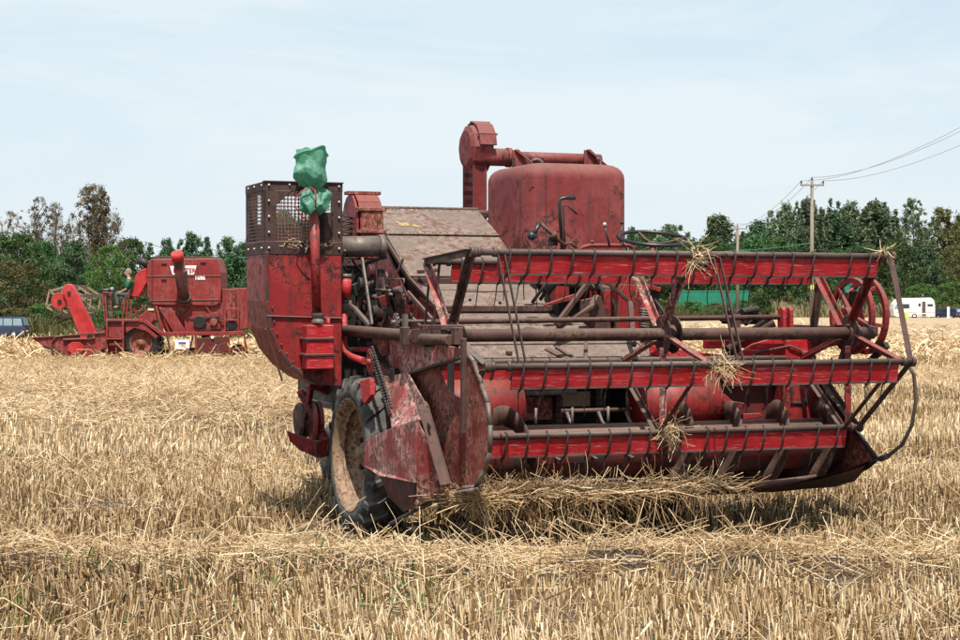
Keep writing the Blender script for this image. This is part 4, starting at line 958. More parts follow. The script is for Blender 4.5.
# reel drive wheel beyond the right end
dc = at(852, 316, u=3.86); rw_ = MB(); r1 = .29
for du in (0, .13):
    rw_.lathe([(du - .02, r1 - .022), (du - .02, r1 + .022), (du + .02, r1 + .022), (du + .02, r1 - .022), (du - .02, r1 - .022)], dc, (1, 0, 0), 40, False)
for k in range(5):
    a = PI / 2 + k * 2 * PI / 5 + .6; d = V((0, math.cos(a), math.sin(a))); rw_.bar(dc + d * .05, dc + d * (r1 - .01), .03, .05, (1, 0, 0)); rw_.bar(dc + d * .2 , dc + d * (r1 - .01) + V((.13, 0, 0)), .03, .03)
rw_.disc(dc, .07, .16); B(rw_, 'reel_drive_wheel', 'red', head)
dg = MB(); dg.disc(dc + V((.06, .10, -.12)), .13, .1); dg.bar(dc + V((.05, 0, 0)), V((3.95, -.9, 1.25)), .05, .08); dg.box(dc + V((.05, .02, .1)), (.06, .12, .2)); dg.bar(V((3.8, -1.3, 1.2)), V((3.85, -1.75, 1.5)), .04, .05); B(dg, 'gearbox', 'grease', head)

# ------------------------------------------------------------------ things resting on the machine
def toworld(p): return ORG + A * p[0] + R * p[1] + V((0, 0, p[2]))
# green plastic bag over the intake pipe
m, nt, b = newmat('green plastic bag'); v = objvec(nt); n1 = noise(nt, 12, 5, .6, v)
nt.links.new(mix(nt, ramp(nt, n1, .3, .7), (.035, .18, .11), (.19, .42, .30)), b.inputs['Base Color']); b.inputs['Roughness'].default_value = .42
b.inputs['Transmission Weight'].default_value = .0
trb = N(nt, 'ShaderNodeBsdfTranslucent'); trb.inputs[0].default_value = (.16, .50, .34, 1); mxb = N(nt, 'ShaderNodeMixShader'); mxb.inputs[0].default_value = .4; nt.links.new(b.outputs[0], mxb.inputs[1]); nt.links.new(trb.outputs[0], mxb.inputs[2]); nt.links.new(mxb.outputs[0], nt.nodes['Material Output'].inputs[0]); b.inputs['Subsurface Weight'].default_value = 0
n2 = noise(nt, 26, 4, .6, objvec(nt, (1, 1, .6)), 2.0); bp = N(nt, 'ShaderNodeBump'); bp.inputs['Strength'].default_value = .35; bp.inputs['Distance'].default_value = .02; nt.links.new(n2, bp.inputs['Height']); nt.links.new(bp.outputs[0], b.inputs['Normal']); M['bag'] = m
def bagmesh(cx, ytop, ybot, rs, seed, fold):
    mb = MB(); P = []; n = 90
    z0 = at(cx, ytop, v=pv).z; z1 = at(cx, ybot, v=pv).z; c = at(cx, (ytop + ybot) / 2, v=pv)
    rn = random.Random(seed); ph = [rn.uniform(0, 6.28) for _ in range(8)]
    m_ = 60
    for i in range(m_ + 1):
        t = i / m_; row = []; rr = np.interp(t, [q[0] for q in rs], [q[1] for q in rs])
        for j in range(n + 1):
            a = 2 * PI * (j % n) / n
            from mathutils import noise as mn
            pn = V((math.cos(a) * 1.2, math.sin(a) * 1.0, t * 1.5 + seed)); rd = 1 - abs(mn.noise(pn * 1.5)) * 2; rd2 = 1 - abs(mn.noise(pn * 3.1 + V((4, 2, 7)))) * 2
            neck = max(0, (t - .55) / .45) ** 1.5; k = 1 + fold * (1.5 * mn.noise(pn * .9) + .8 * mn.noise(pn * 2.2 + V((3, 1, 9))) + .25 * rd2 - .2 + neck * 1.3 * math.sin(9 * a + ph[1] + 1.5 * math.sin(2 * a)) + .35 * math.sin(5 * a + ph[2] + 2.5 * t))
            sqr = 1 / max(abs(math.cos(a + .35)) ** 5 + abs(math.sin(a + .35)) ** 5, .2) ** .2
            r = rr * k * (1 + (sqr - 1) * .8)
            row.append(V((c.x + r * math.cos(a), c.y + r * math.sin(a) * .8, z0 + (z1 - z0) * t + .035 * rr / .13 * math.sin(2 * a + ph[4] + 3 * t) + .012 * math.sin(5 * a + 9 * t))))
        P.append(row)
    mb.grid(P); return mb
bm1 = bagmesh(311, 150, 189, [(0, .01), (.015, .112), (.05, .128), (.12, .112), (.4, .112), (.62, .134), (.72, .126), (.86, .08), (1, .022)], 3, .16)
bm2 = bagmesh(313.5, 188, 212, [(0, .03), (.15, .075), (.35, .105), (.6, .11), (.8, .10), (.95, .08), (1, .04)], 8, .28)
def shift(mb, o): mb.v = [tuple(V(p) - o) for p in mb.v]; return mb
bo_ = at(313.5, 212, v=pv)
bag = shift(bm1, bo_).build('plastic_bag', M['bag'], None); bag.location = toworld(bo_); bag.rotation_euler = (0, 0, YAW)
tag(bag, 'crumpled green plastic bag tied over the upright red intake pipe', 'plastic bag')
sk = shift(bm2, bo_).build('bag_skirt', M['bag'], bag)
tw_ = MB()
q0 = at(312, 188, v=pv)
tw_.tube([q0 + V((.035 * math.cos(a), .035 * math.sin(a), 0)) for a in np.linspace(0, 2 * PI, 12)], .006, 5)
tw_.tube([at(311, 187.5, v=pv - .08), at(302, 191, v=pv - .1), at(296, 198, v=pv - .1), at(295, 206, v=pv - .1), at(300, 214, v=pv - .1), at(308, 222, v=pv - .1)], .006, 5)
tw_.tube([at(311, 187.5, v=pv - .1), at(315, 190, v=pv - .13), at(316, 198, v=pv - .14), at(315.5, 208, v=pv - .12)], .006, 5)
shift(tw_, bo_).build('tie_wire', M['bat'], bag)

def strands(n, ctr, spread, L, rad, down=0, bendk=.2, seed=1, curl=False):
    r = np.random.default_rng(seed); base = np.array(ctr)[None] + r.normal(0, 1, (n, 3)) * np.array(spread)
    a = r.uniform(0, 2 * PI, n); e = r.normal(-down, .45, n); l = r.uniform(*L, n)
    vec = np.stack([np.cos(a) * np.cos(e), np.sin(a) * np.cos(e), np.sin(e)], 1) * l[:, None]
    return prisms(base - vec * .5, vec, r.uniform(.7, 1.3, n) * rad, r.beta(2.5, 1.6, n), r.normal(0, bendk, (n, 3)) * l[:, None])
def wisp(px, py, v_, n, sp, label, seed):
    c = at(px, py, v=v_); wc = toworld(c)
    g_ = np.random.default_rng(seed); n2_ = int(n * 1.5); bs = g_.normal(0, 1, (n2_, 3)) * np.array(sp) * .8; dv_ = g_.normal(0, 1, (n2_, 3)) * np.array([1, .6, .8]) + np.array([0, 0, -.5]); co_, f_, t_ = curls(bs, dv_, g_.uniform(.06, .2, n2_), g_.uniform(.6, 1.3, n2_) * .0033, g_.beta(2.5, 1.6, n2_), .8, 6, seed)
    me = np_mesh('straw_wisp', co_, f_, M['straw'], t_); o = bpy.data.objects.new('straw_wisp', me); COL.objects.link(o); o.location = wc
    tag(o, label, 'straw wisp', 'straw caught on the reel')
wisp(695, 256, -2.06, 46, (.045, .03, .05), 'tuft of pale straw caught on the middle of the topmost reel bat', 4)
wisp(723, 367, -2.34, 70, (.07, .03, .055), 'tuft of pale straw caught on the front reel bat', 5)
wisp(670, 431, -1.67, 50, (.05, .03, .06), 'tuft of straw caught on the lowest reel bat', 6)
wisp(633, 272, -1.3, 16, (.04, .03, .04), 'small wisp of straw hanging behind the topmost reel bat near its centre', 9)
wisp(422, 395, -.95, 26, (.05, .03, .07), 'wisp of straw stuck to the rusty left end plate', 10)
wisp(884, 250, -2.06, 10, (.02, .02, .03), 'small wisp of dry leaf at the right tip of the topmost reel bat', 12)
# bits of straw lodged on the machine
def bits(n, pts, v0, sd, L0, seed):
    g_ = np.random.default_rng(seed); bs = []
    for i in range(n):
        c_ = at(g_.uniform(pts[0], pts[2]), g_.uniform(pts[1], pts[3]), v=v0 + g_.normal(0, sd)); bs.append(tuple(toworld(c_)))
    bs = np.array(bs); dv_ = g_.normal(0, 1, (n, 3)) * np.array([1, 1, .5]); return curls(bs, dv_, g_.uniform(.3, 1, n) * L0, g_.uniform(.6, 1.2, n) * .0032, g_.beta(2.5, 1.5, n), .5, 5, seed)
ob = join([bits(34, (283, 240, 334, 247), .27, .012, .08, 31), bits(9, (284, 226, 297, 246), .27, .01, .06, 32)], 'straw_bits', M['straw']); tag(ob, 'bits of straw lodged along the foot of the brown mesh screen', 'straw', kind='stuff')
# straw draped over the cutter bar
n = 1350; u = rng.beta(1.1, 1.8, n) * 2.55 + .16; vv = -1.84 + rng.normal(0, .06, n); w_ = .435 + .07 * vnoise(u * 4, u * 0) + rng.normal(0, .022, n)
k = rng.random(n) < .25 + .75 * (1 - sstep(2.3, 2.7, u)); u, vv, w_ = u[k], vv[k], w_[k]; n = len(u)
base = np.stack([-1.05 + .93358 * u - .35837 * vv, 14.27 + .35837 * u + .93358 * vv, w_], 1)
a = rng.normal(0, 1, n) * .5 + (rng.random(n) < .5) * PI + YAW; e = rng.normal(0, .24, n); L = rng.uniform(.12, .42, n)
vec = np.stack([np.cos(a) * np.cos(e), np.sin(a) * np.cos(e), np.sin(e)], 1) * L[:, None]
d1_ = curls(base - vec * .5, vec, L * 1.1, rng.uniform(.6, 1.3, n) * .0036, rng.beta(2.0, 2.0, n), .42, 6, 3, .015)
# strands that hang down, tinted darker for the shadow beneath the bar
n = 300; u = rng.beta(1.1, 1.7, n) * 2.3 + .28; vv = -1.88 + rng.normal(0, .07, n)
base = np.stack([-1.05 + .93358 * u - .35837 * vv, 14.27 + .35837 * u + .93358 * vv, .44 + rng.normal(0, .03, n)], 1)
L = rng.uniform(.06, .40, n); a = rng.uniform(0, 2 * PI, n); t_ = np.abs(rng.normal(0, .4, n))
vec = np.stack([np.cos(a) * np.sin(t_), np.sin(a) * np.sin(t_), -np.cos(t_)], 1) * L[:, None]
d2_ = curls(base, vec, L, rng.uniform(.6, 1.3, n) * .0034, rng.beta(1.6, 2.6, n) * .7, .25, 6, 4)
ob = join([d1_, d2_], 'draped_straw', M['straw']); tag(ob, 'tangled straw draped along the cutter bar and hanging to the ground', 'straw', kind='stuff')
# ------------------------------------------------------------------ second combine, far left
YF = 60.0; SF = F / YF
fo = wpt(141, 361, YF); fo.z = 0
FC = empty('combine_harvester', fo, 0, label='smaller faded red combine harvester with a driver, working in the distance at the left', cat='combine harvester')
def fp(px, py, y=0.0): 
    d = ray(px, py); k = (YF + y) / d.y; return V((d.x * k - fo.x, y, CAMZ + d.z * k))
def FB(mb, name, mat, parent=FC, bevel=.01): return mb.build(name, M[mat] if isinstance(mat, str) else mat, parent, bevel)
def fpoly(pts, y0, y1):
    """side outline extruded from y0 to y1, real thickness"""
    P_ = [fp(x, y, y0) for x, y in pts]; mb = MB(); mid = (y0 + y1) / 2
    mb.plate([V((p.x, mid, p.z)) for p in P_], abs(y1 - y0), (0, 1, 0)); return mb
FB(fpoly([(150, 259), (217, 258), (221, 272), (220.5, 303), (215, 306), (152, 305), (147, 296), (147, 266)], 0, 1.5), 'grain_tank', 'farred', bevel=.03)
q = MB(); q.bx(fp(153, 260, .1), fp(215, 257.5, 1.4)); FB(q, 'tank_lid', 'brown')
q = MB(); q.bar(fp(147.5, 276.5, -.01), fp(221, 276, -.01), .02, .04); q.bar(fp(148, 301, -.01), fp(220, 300, -.01), .02, .05); q.bar(fp(152, 259, -.01), fp(152, 304, -.01), .04, .02, (0, 1, 0)); FB(q, 'seam', 'darkred')
for px, py in ((164, 263.5), (203, 262.5), (164, 279.5)): q = MB(); q.bx(fp(px - 3, py - .6, -.05), fp(px + 3, py + .7, .02)); FB(q, 'hinge', 'grease')
FB(fpoly([(133, 290), (135, 276), (140, 270), (147, 268), (147, 283), (139, 297), (131, 297)], .15, 1.2), 'engine_cover', 'farbright', bevel=.03)
q = MB(); q.tube([fp(138, 261, .5), fp(143, 262, .5), fp(150, 267, .5)], [.10, .13, .13], 12); FB(q, 'exhaust', 'grease', bevel=0)
# unloading tube folded across the tank
q = MB(); q.tube([fp(184, 297, -.2), fp(183, 292, -.28), fp(178, 256, -.9)], .185, 16); tube_ = FB(q, 'unloading_tube', 'darkred', bevel=0)
q = MB(); e_ = fp(178, 256, -.9); q.tube([e_ + V((0, 0, -.12)), e_ + V((-.02, -.12, .09))], .2, 20); FB(q, 'tube_cap', 'farbright', tube_, 0)
q = MB(); q.plate([fp(183, 272, -.9), fp(187.5, 270, -.85), fp(188, 284, -.6), fp(184, 286, -.6)], .03); FB(q, 'worn_patch_plate', 'greysteel', tube_); q = MB(); q.tube([fp(184, 298, -.05), fp(184, 296, -.22)], .24, 14); FB(q, 'tube_collar', 'brown', tube_)
# plates with lettering
def text(s, size, p, mat, parent, ext=.004, sx=1.0, name='lettering'):
    cu = bpy.data.curves.new('t', 'FONT'); cu.body = s; cu.size = size; cu.extrude = ext; cu.offset = size * .02
    to = bpy.data.objects.new('t', cu); COL.objects.link(to); dg_ = bpy.context.evaluated_depsgraph_get(); me = bpy.data.meshes.new_from_object(to.evaluated_get(dg_))
    COL.objects.unlink(to); bpy.data.objects.remove(to)
    o = bpy.data.objects.new(name, me); COL.objects.link(o); me.materials.clear(); me.materials.append(M[mat]); o.location = p; o.rotation_euler = (PI / 2, 0, 0); o.scale = (sx, 1, 1); o.parent = parent; return o
q = MB(); q.plate([fp(170, 266, -.02), fp(196.5, 265.5, -.02), fp(194, 274.5, -.02), fp(172.5, 274.5, -.02)], .02); pl_ = FB(q, 'name_plate', 'white', bevel=0)
M['signred'] = plain('sign red', (.35, .03, .04), .5)
text('MASTER', .22, fp(172.9, 272.7, -.04), 'signred', pl_, sx=.95)
text('1686', .18, fp(194.5, 279.8, -.02), 'white', FC, name='model_number')
# body below
FB(fpoly([(150, 305), (222, 303), (224, 318), (226, 334), (170, 336), (158, 322), (147, 316)], .12, 1.4), 'body', 'farred', bevel=.02)
FB(fpoly([(222, 289), (258, 287), (262, 292), (262, 326), (226, 332), (222, 318)], .2, 1.35), 'straw_hood', 'farred', bevel=.02)
q = MB()
for a_, b_ in (((160, 307), (170, 334)), ((156, 306), (163, 333))): q.bar(fp(*a_, .05), fp(*b_, .05), .08, .08)
q.plate([fp(159, 308, .0), fp(172, 308, .0), fp(186, 332, .0), fp(174, 333, .0)], .12); q.bar(fp(190, 318, .08), fp(184, 322, .08), .05, .05); q.plate([fp(184, 318, .06), fp(218, 312, .06), fp(221, 330, .06), fp(186, 333, .06)], .05); q.bar(fp(205, 305, .05), fp(222, 330, .05), .04, .04)
FB(q, 'side_brace', 'farred')
q = MB(); q.bar(fp(190, 319, .0), fp(222, 316, .0), .03, .03); q.bar(fp(190, 306, .0), fp(180, 318, .0), .03, .04); FB(q, 'linkage_rod', 'grease')
FB(fpoly([(133, 320), (147, 310), (152, 309), (154, 320), (148, 326), (136, 326)], .1, 1.2), 'front_cover', 'farred', bevel=.02)
q = MB(); q.plate([fp(148, 308.3, .08), fp(154, 308.3, .08), fp(154, 310.5, .08), fp(148, 310.5, .08)], .02); M['cream'] = plain('cream label', (.6, .5, .3), .6); FB(q, 'label_plate', 'cream', bevel=0)
# frame rail
q = MB(); pts = [(106, 320.5), (144, 320.5), (162, 334), (244, 333)]
for i in range(3): q.bar(fp(*pts[i], -.3), fp(*pts[i + 1], -.3), .10, .12)
for i in range(1, 3): q.bar(fp(*pts[i], .0), fp(*pts[i + 1], .0), .5, .04)
q.plate([fp(125, 322, -.28), fp(143, 322, -.28), (fp(158, 336, -.28)), fp(156, 339, -.28), fp(146, 331, -.28), fp(135, 328, -.28), fp(126, 333, -.28)], .04)
FB(q, 'frame_rail', 'farred')
q = MB(); q.bar(fp(167, 336, -.3), fp(170, 349, -.3), .06, .06); q.bar(fp(170, 349, -.3), fp(190, 349, -.3), .06, .06); q.bar(fp(190, 349, -.3), fp(193, 336, -.3), .06, .06); FB(q, 'sign_bracket', 'darkred')
q = MB(); q.bx(fp(175, 340, -.36), fp(189.5, 348, -.33)); sg = FB(q, 'small_sign', 'white', bevel=0)
M['signblue'] = plain('sign blue', (.06, .06, .35), .5); M['signyellow'] = plain('sign yellow', (.75, .5, .08), .5)
q = MB(); q.bx(fp(178.5, 342, -.375), fp(186, 344, -.362)); FB(q, 'blue_mark', 'signblue', sg, 0); q = MB(); q.bx(fp(180, 344.6, -.375), fp(185.5, 346, -.362)); FB(q, 'yellow_mark', 'signyellow', sg, 0)
q = fpoly([(197, 338), (228, 337), (228, 357), (197, 357)], -.3, .2); FB(q, 'tool_box', 'darkred')
q = MB(); q.plate([fp(211, 336.3, -.36), fp(214, 336.3, -.36), fp(213.5, 338.5, -.36), fp(211.5, 338.5, -.36)], .02); FB(q, 'small_tag', 'white', bevel=0)
q = MB(); q.bar(fp(196, 336, -.3), fp(196, 357, -.3), .08, .08); q.bar(fp(229, 336, -.3), fp(229, 352, -.3), .06, .06); q.bar(fp(230, 350, -.3), fp(247, 346, -.3), .06, .06); q.bar(fp(244, 334, -.3), fp(247, 352, -.3), .06, .06); FB(q, 'rear_frame', 'farred')
q = MB()
for px, r in ((200, .22), (214, .13), (232, .17)): q = MB(); q.lathe([(0, .001), (0, r * .8), (-.02, r), (-.06, r * .85), (-.1, r), (-.12, r * .9), (-.12, .001)], fp(px, 326 - (px % 7), .05), (0, 1, 0), 22, False); FB(q, 'belt_pulley', 'grease' if px != 214 else 'rustred', bevel=0)
q = MB(); q.bar(fp(200, 317, -.02), fp(232, 320, -.02), .05, .03); q.bar(fp(200, 330, -.02), fp(232, 326, -.02), .05, .03); FB(q, 'drive_belt', 'black', bevel=0)
for a_, b_ in (((236, 289), (236, 330)), ((248, 288), (248, 329)), ((172, 306), (172, 335))): q = MB(); q.bar(fp(*a_, .06), fp(*b_, .14), .03, .03, (0, 1, 0)); FB(q, 'seam', 'darkred')
for px, py in ((160, 345), (166, 352), (193, 350), (155, 352), (206, 334.8)): q = MB(); q.box(fp(px, py, .4), (.25, .3, .16)); q.tube([fp(px - 4, py + 3, .3), fp(px + 3, py - 3, .4)], .04, 6); FB(q, 'underframe_part', 'grease')
# ladder at the rear
lad = MB(); 
for px in (225, 238.5): lad.bar(fp(px, 297, -.1), fp(px, 333, -.1), .05, .06)
for py in (309, 320): lad.bar(fp(225, py, -.1), fp(238.5, py, -.1), .05, .06)
FB(lad, 'ladder', 'farred')
lad = MB()
for px in (107, 123): lad.bar(fp(px, 321, -.45), fp(px, 358, -.45), .07, .07)
for py in (339, 357): lad.bar(fp(107, py, -.45), fp(123, py, -.45), .25, .05)
FB(lad, 'step_ladder', 'farred')
q = MB(); q.bx(fp(108, 322, -.3), fp(122.5, 338, -.25)); q.bx(fp(108, 341, -.2), fp(122.5, 356, -.15)); FB(q, 'step_panel', 'farred')
# wheels
def fwheel(px, py, y0, r, w, rr, name='wheel'):
    c = fp(px, py, y0); t = MB()
    t.lathe([(0, rr), (-.03, rr + .05), (-.03, r * .85), (.05, r * .96), (w - .05, r * .96), (w, r * .85), (w, rr), (w - .1, .001)], c, (0, 1, 0), 36)
    for i in range(18):
        for s in (0, 1):
            a = 2 * PI * (i + .5 * s) / 18; d = V((math.cos(a), 0, math.sin(a))); a2 = a + .12; d2 = V((math.cos(a2), 0, math.sin(a2)))
            y1, y2 = (w * .02, w * .5) if s == 0 else (w * .98, w * .5)
            t.bar(c + d * r * .97 + V((0, y1, 0)), c + d2 * r * .97 + V((0, y2, 0)), .07, .07, d)
    wm = MB(); wm.lathe([(-.04, rr + .02), (-.02, rr - .02), (.08, rr * .85), (.1, rr * .6), (.04, rr * .3), (-.02, rr * .28), (-.02, .001)], c, (0, 1, 0), 28)
    root = FB(wm, name, 'rustred', bevel=0); FB(t, 'tyre', 'black', root, 0); return root
fwheel(141, 343, -.15, .64, .45, .36); fwheel(137.5 + 6, 343, 1.5, .64, .45, .36); fwheel(238, 354, .2, .30, .25, .15, 'rear_wheel')
q = MB(); q.bar(fp(124, 354, -.3), fp(137, 353, -.3), .06, .06); FB(q, 'tow_bar', 'farred')
# driver's stand
q = MB(); q.bx(fp(104, 320, -.4), fp(146, 321.5, .9)); FB(q, 'driver_floor', 'darkred')
q = MB()
for a_, b_ in (((102, 294), (105, 320)), ((105, 296), (107, 320)), ((110, 292), (112, 318)), ((103, 292), (113, 293)), ((126, 296), (122, 320)), ((129, 290), (126, 318)), ((124, 300), (121, 310)), ((131, 300), (131, 318))): q.bar(fp(*a_, -.3), fp(*b_, -.3), .05, .05)
FB(q, 'hand_rail', 'farred')
q = MB(); q.bar(fp(106, 292, .2), fp(107, 320, .2), .12, .14); q.tube([fp(99.5, 290.5, .2), fp(104, 290.2, .2), fp(112, 290.2, .2)], .06, 8); FB(q, 'control_column', 'black')
q = MB(); c = fp(111.5, 289.5, .3); q.tube([c + V((.20 * math.cos(a), .20 * math.sin(a), .06 * math.cos(a))) for a in np.linspace(0, 2 * PI, 16, endpoint=False)], .02, 6, closed=True); q.bar(c, fp(108, 300, .3), .05, .05); FB(q, 'steering_wheel', 'black', bevel=0)
q = MB(); q.ball(fp(112, 289, .1), .07, 10); FB(q, 'lamp', 'paleglass', bevel=0)
q = MB(); q.bx(fp(124.5, 298, .1), fp(133, 295.5, .6)); q.bx(fp(131.5, 296, .1), fp(133, 289, .6)); FB(q, 'seat', 'black')
q = MB()
for a_, b_ in (((128, 318), (140, 302)), ((133, 316), (147, 305)), ((127, 310), (140, 312)), ((136, 300), (146, 310))): q.bar(fp(*a_, .4), fp(*b_, .4), .06, .06)
FB(q, 'linkage', 'rustred')
# header, reel arm, reel
hy0, hy1 = -.9, 2.6
hdm = fpoly([(30, 337.5), (86, 335), (105, 330), (106, 347), (98, 352), (86, 361), (70, 357), (56, 349), (42, 345)], hy0, hy0 + .06); hdr = FB(hdm, 'header', 'farred')
q = fpoly([(34, 339), (86, 337), (104, 332), (106, 347), (98, 352), (86, 360), (70, 356), (56, 348)], hy1, hy1 + .06); FB(q, 'end_plate', 'farred', hdr)
q = MB(); pr = [(48, 346), (60, 350), (75, 357), (88, 357), (97, 350), (98, 333)]
q.grid([[V((fp(x, y).x, yy, fp(x, y).z)) for x, y in pr] for yy in (hy0, hy1)]); q.grid([[V((fp(x, y).x, yy, fp(x, y).z + .04)) for x, y in pr][::-1] for yy in (hy0, hy1)])
FB(q, 'table', 'darkred', hdr, 0)
q = MB(); q.bar(fp(33, 338, hy0 - .03), fp(105, 333, hy0 - .03), .05, .06); q.tube([fp(63, 340, hy0 - .06), fp(90, 339, hy0 - .06), fp(95, 338, hy0 - .06)], .05, 8); q.tube([fp(53, 355, hy0 - .05), fp(52, 342, hy0 - .05), fp(56, 337, hy0 - .05), fp(64, 336, hy0 - .05)], .035, 6); FB(q, 'divider_rail', 'darkred', hdr)
q = MB(); c = [fp(68, 345, hy0 - .05), fp(72, 342, hy0 - .05), fp(80, 342, hy0 - .05), fp(84, 346, hy0 - .05), fp(84, 350, hy0 - .05), fp(79, 354, hy0 - .05), fp(72, 354, hy0 - .05), fp(68, 350, hy0 - .05)]; q.plate(c, .06, (0, 1, 0)); FB(q, 'round_cover', 'farbright', hdr)
arm = [(62, 291), (64, 285.5), (68, 283.5), (72, 285), (75, 290), (96, 333), (92, 340), (81, 340)]
q = fpoly(arm, -.95, -.62); arm_ = FB(q, 'reel_drive_arm', 'farbright', bevel=.02)
q = MB(); q.disc(fp(59.5, 301, -.75), .27, .12, (0, 1, 0), 28); FB(q, 'pulley_cover', 'farbright', arm_)
for px, py, r in ((69, 293, .06), (59.5, 301.5, .07), (90, 337, .1)): q = MB(); q.disc(fp(px, py, -.98 if px != 59.5 else -.83), r, .04, (0, 1, 0), 14); FB(q, 'hub_bolt', 'grease', arm_, 0)
q = fpoly(arm, hy1 - .1, hy1 + .05); FB(q, 'reel_support', 'farbright')
rc_ = fp(68, 301, 0); q = MB(); q.tube([V((rc_.x, -.7, rc_.z)), V((rc_.x, 2.5, rc_.z))], .05, 8); frl = FB(q, 'reel', 'wood', bevel=0)
for k in range(6):
    a = 2 * PI * k / 6 + .35; p = V((rc_.x + .64 * math.cos(a), 0, rc_.z + .50 * math.sin(a))); q = MB(); q.bar(p + V((0, -.55, 0)), p + V((0, 2.45, 0)), .04, .12); FB(q, 'reel_bat', 'wood', frl, 0)
    a2 = a + PI / 3; p2 = V((rc_.x + .64 * math.cos(a2), 0, rc_.z + .50 * math.sin(a2))); q = MB()
    for yy in (-.55, .95, 2.4): q.bar(V((rc_.x, yy, rc_.z)), p + V((0, yy, 0)), .04, .05); q.bar(p + V((0, yy, 0)), p2 + V((0, yy, 0)), .04, .06)
    FB(q, 'reel_arm', 'wood', frl, 0)
FB(fpoly([(96, 332), (112, 322), (128, 322), (128, 340), (98, 350)], .2, 1.2), 'feeder_house', 'darkred')
q = MB(); q.bar(fp(88, 322, .5), fp(78, 300, .5), .1, .1); q.bar(fp(92, 332, -.6), fp(76, 300, -.6), .06, .06); FB(q, 'lift_strut', 'rustred')

# ------------------------------------------------------------------ driver (person) seated, facing left
M['skin'] = plain('skin', (.42, .23, .17), .5, var=.08); M['shirt'] = plain('green shirt', (.012, .09, .05), .85, var=.15); M['trouser'] = plain('grey trousers', (.075, .075, .08), .85, var=.15); M['hair'] = plain('sandy grey hair', (.20, .15, .11), .9); M['shoe'] = plain('dark shoes', (.02, .018, .016), .5)
def skin(name, verts, edges, radii, mat, parent, root=0, sub=1):
    me = bpy.data.meshes.new(name); me.from_pydata([tuple(v) for v in verts], edges, []); o = bpy.data.objects.new(name, me); COL.objects.link(o); o.parent = parent
    md = o.modifiers.new('skin', 'SKIN'); md.use_smooth_shade = True
    for i, r in enumerate(radii):
        rr = r if isinstance(r, tuple) else (r, r)
        me.skin_vertices[0].data[i].radius = rr
    for i in range(len(verts)): me.skin_vertices[0].data[i].use_root = (i == root)
    s = o.modifiers.new('sub', 'SUBSURF'); s.levels = sub; s.render_levels = sub; me.materials.append(M[mat]); return o
yp = .35; pel = fp(129.5, 294, yp)
po_ = fo + pel
def rp_(x, y, z): return V((x, y, z))
# local coordinates about the pelvis; -x is forward
Vt = [(0, 0, 0), (.0, 0, .14), (-.01, 0, .30), (.0, 0, .44), (-.02, 0, .54), (-.04, 0, .62), (-.055, 0, .73),    # 0 pelvis .. 6 head
      (-.0, -.19, .43), (-.06, -.22, .17), (-.27, -.17, .06), (-.35, -.15, .07),  # 7 shoulder, 8 elbow, 9 wrist, 10 palm near side
      (-.0, .19, .43), (-.06, .22, .17), (-.27, .17, .06), (-.35, .15, .07),
      (-.02, -.10, -.02), (-.44, -.13, .02), (-.36, -.13, -.42), (-.50, -.13, -.46),
      (-.02, .10, -.02), (-.44, .13, .02), (-.36, .13, -.42), (-.50, .13, -.46)]
Et = [(0, 1), (1, 2), (2, 3), (3, 4), (4, 5), (5, 6), (3, 7), (7, 8), (8, 9), (9, 10), (3, 11), (11, 12), (12, 13), (13, 14), (0, 15), (15, 16), (16, 17), (17, 18), (0, 19), (19, 20), (20, 21), (21, 22)]
Rt = [.11, .105, .11, .08, .05, .07, .09, .065, .045, .028, .03, .065, .045, .028, .03, .10, .07, .045, .04, .10, .07, .045, .04]
body = skin('person', Vt, Et, Rt, 'skin', None); body.location = po_
tag(body, 'driver in a green shirt and grey trousers sitting at the controls of the far combine', 'person')
skin('shirt', [Vt[0]] + Vt[1:4] + [Vt[7], Vt[8], Vt[11], Vt[12], (-.01, 0, .49)], [(0, 1), (1, 2), (2, 3), (3, 4), (4, 5), (3, 6), (6, 7), (3, 8)], [.14, .15, .165, .16, .105, .07, .105, .07, .085], 'shirt', body)
skin('trousers', [(0, 0, .03), Vt[15], Vt[16], Vt[17], Vt[19], Vt[20], Vt[21]], [(0, 1), (1, 2), (2, 3), (0, 4), (4, 5), (5, 6)], [.15, .115, .088, .062, .115, .088, .062], 'trouser', body)
for s in (-.13, .13): skin('shoe', [(-.34, s, -.46), (-.42, s, -.475), (-.56, s, -.485)], [(0, 1), (1, 2)], [(.05, .05), (.05, .045), (.045, .035)], 'shoe', body)
q = MB(); q.ball((-.035, 0, .765), .105, 14, (1, .85, 1.0)); q.ball((.02, 0, .72), .085, 12, (.8, .95, 1.1)); h_ = q.build('hair', M['hair'], body)
q = MB(); q.ball((-.075, 0, .725), .092, 14, (.85, .78, 1.12)); q.bar((-.15, 0, .73), (-.178, 0, .705), .025, .03); q.box((-.148, 0, .675), (.012, .05, .01)); q.ball((-.13, 0, .655), .035, 8)
for s in (-1, 1): q.ball((-.03, s * .078, .72), .025, 8, (1, .5, 1.3))
q.build('face', M['skin'], body)
q = MB()
for s in (-1, 1): q.ball((-.143, s * .03, .74), .011, 6)
q.build('eye', M['black'], body)
for s in (-1, 1):
    for i in range(4):
        y = s * (.15 + (i - 1.5) * .02); skin('finger', [(-.36, y, .075), (-.40, y, .075), (-.415 + i % 2 * .005, y, .05), (-.40, y, .035)], [(0, 1), (1, 2), (2, 3)], [.010, .009, .008, .007], 'skin', body, sub=0)
    skin('thumb', [(-.33, s * .12, .07), (-.355, s * .10, .08), (-.385, s * .10, .075)], [(0, 1), (1, 2)], [.011, .010, .008], 'skin', body, sub=0)

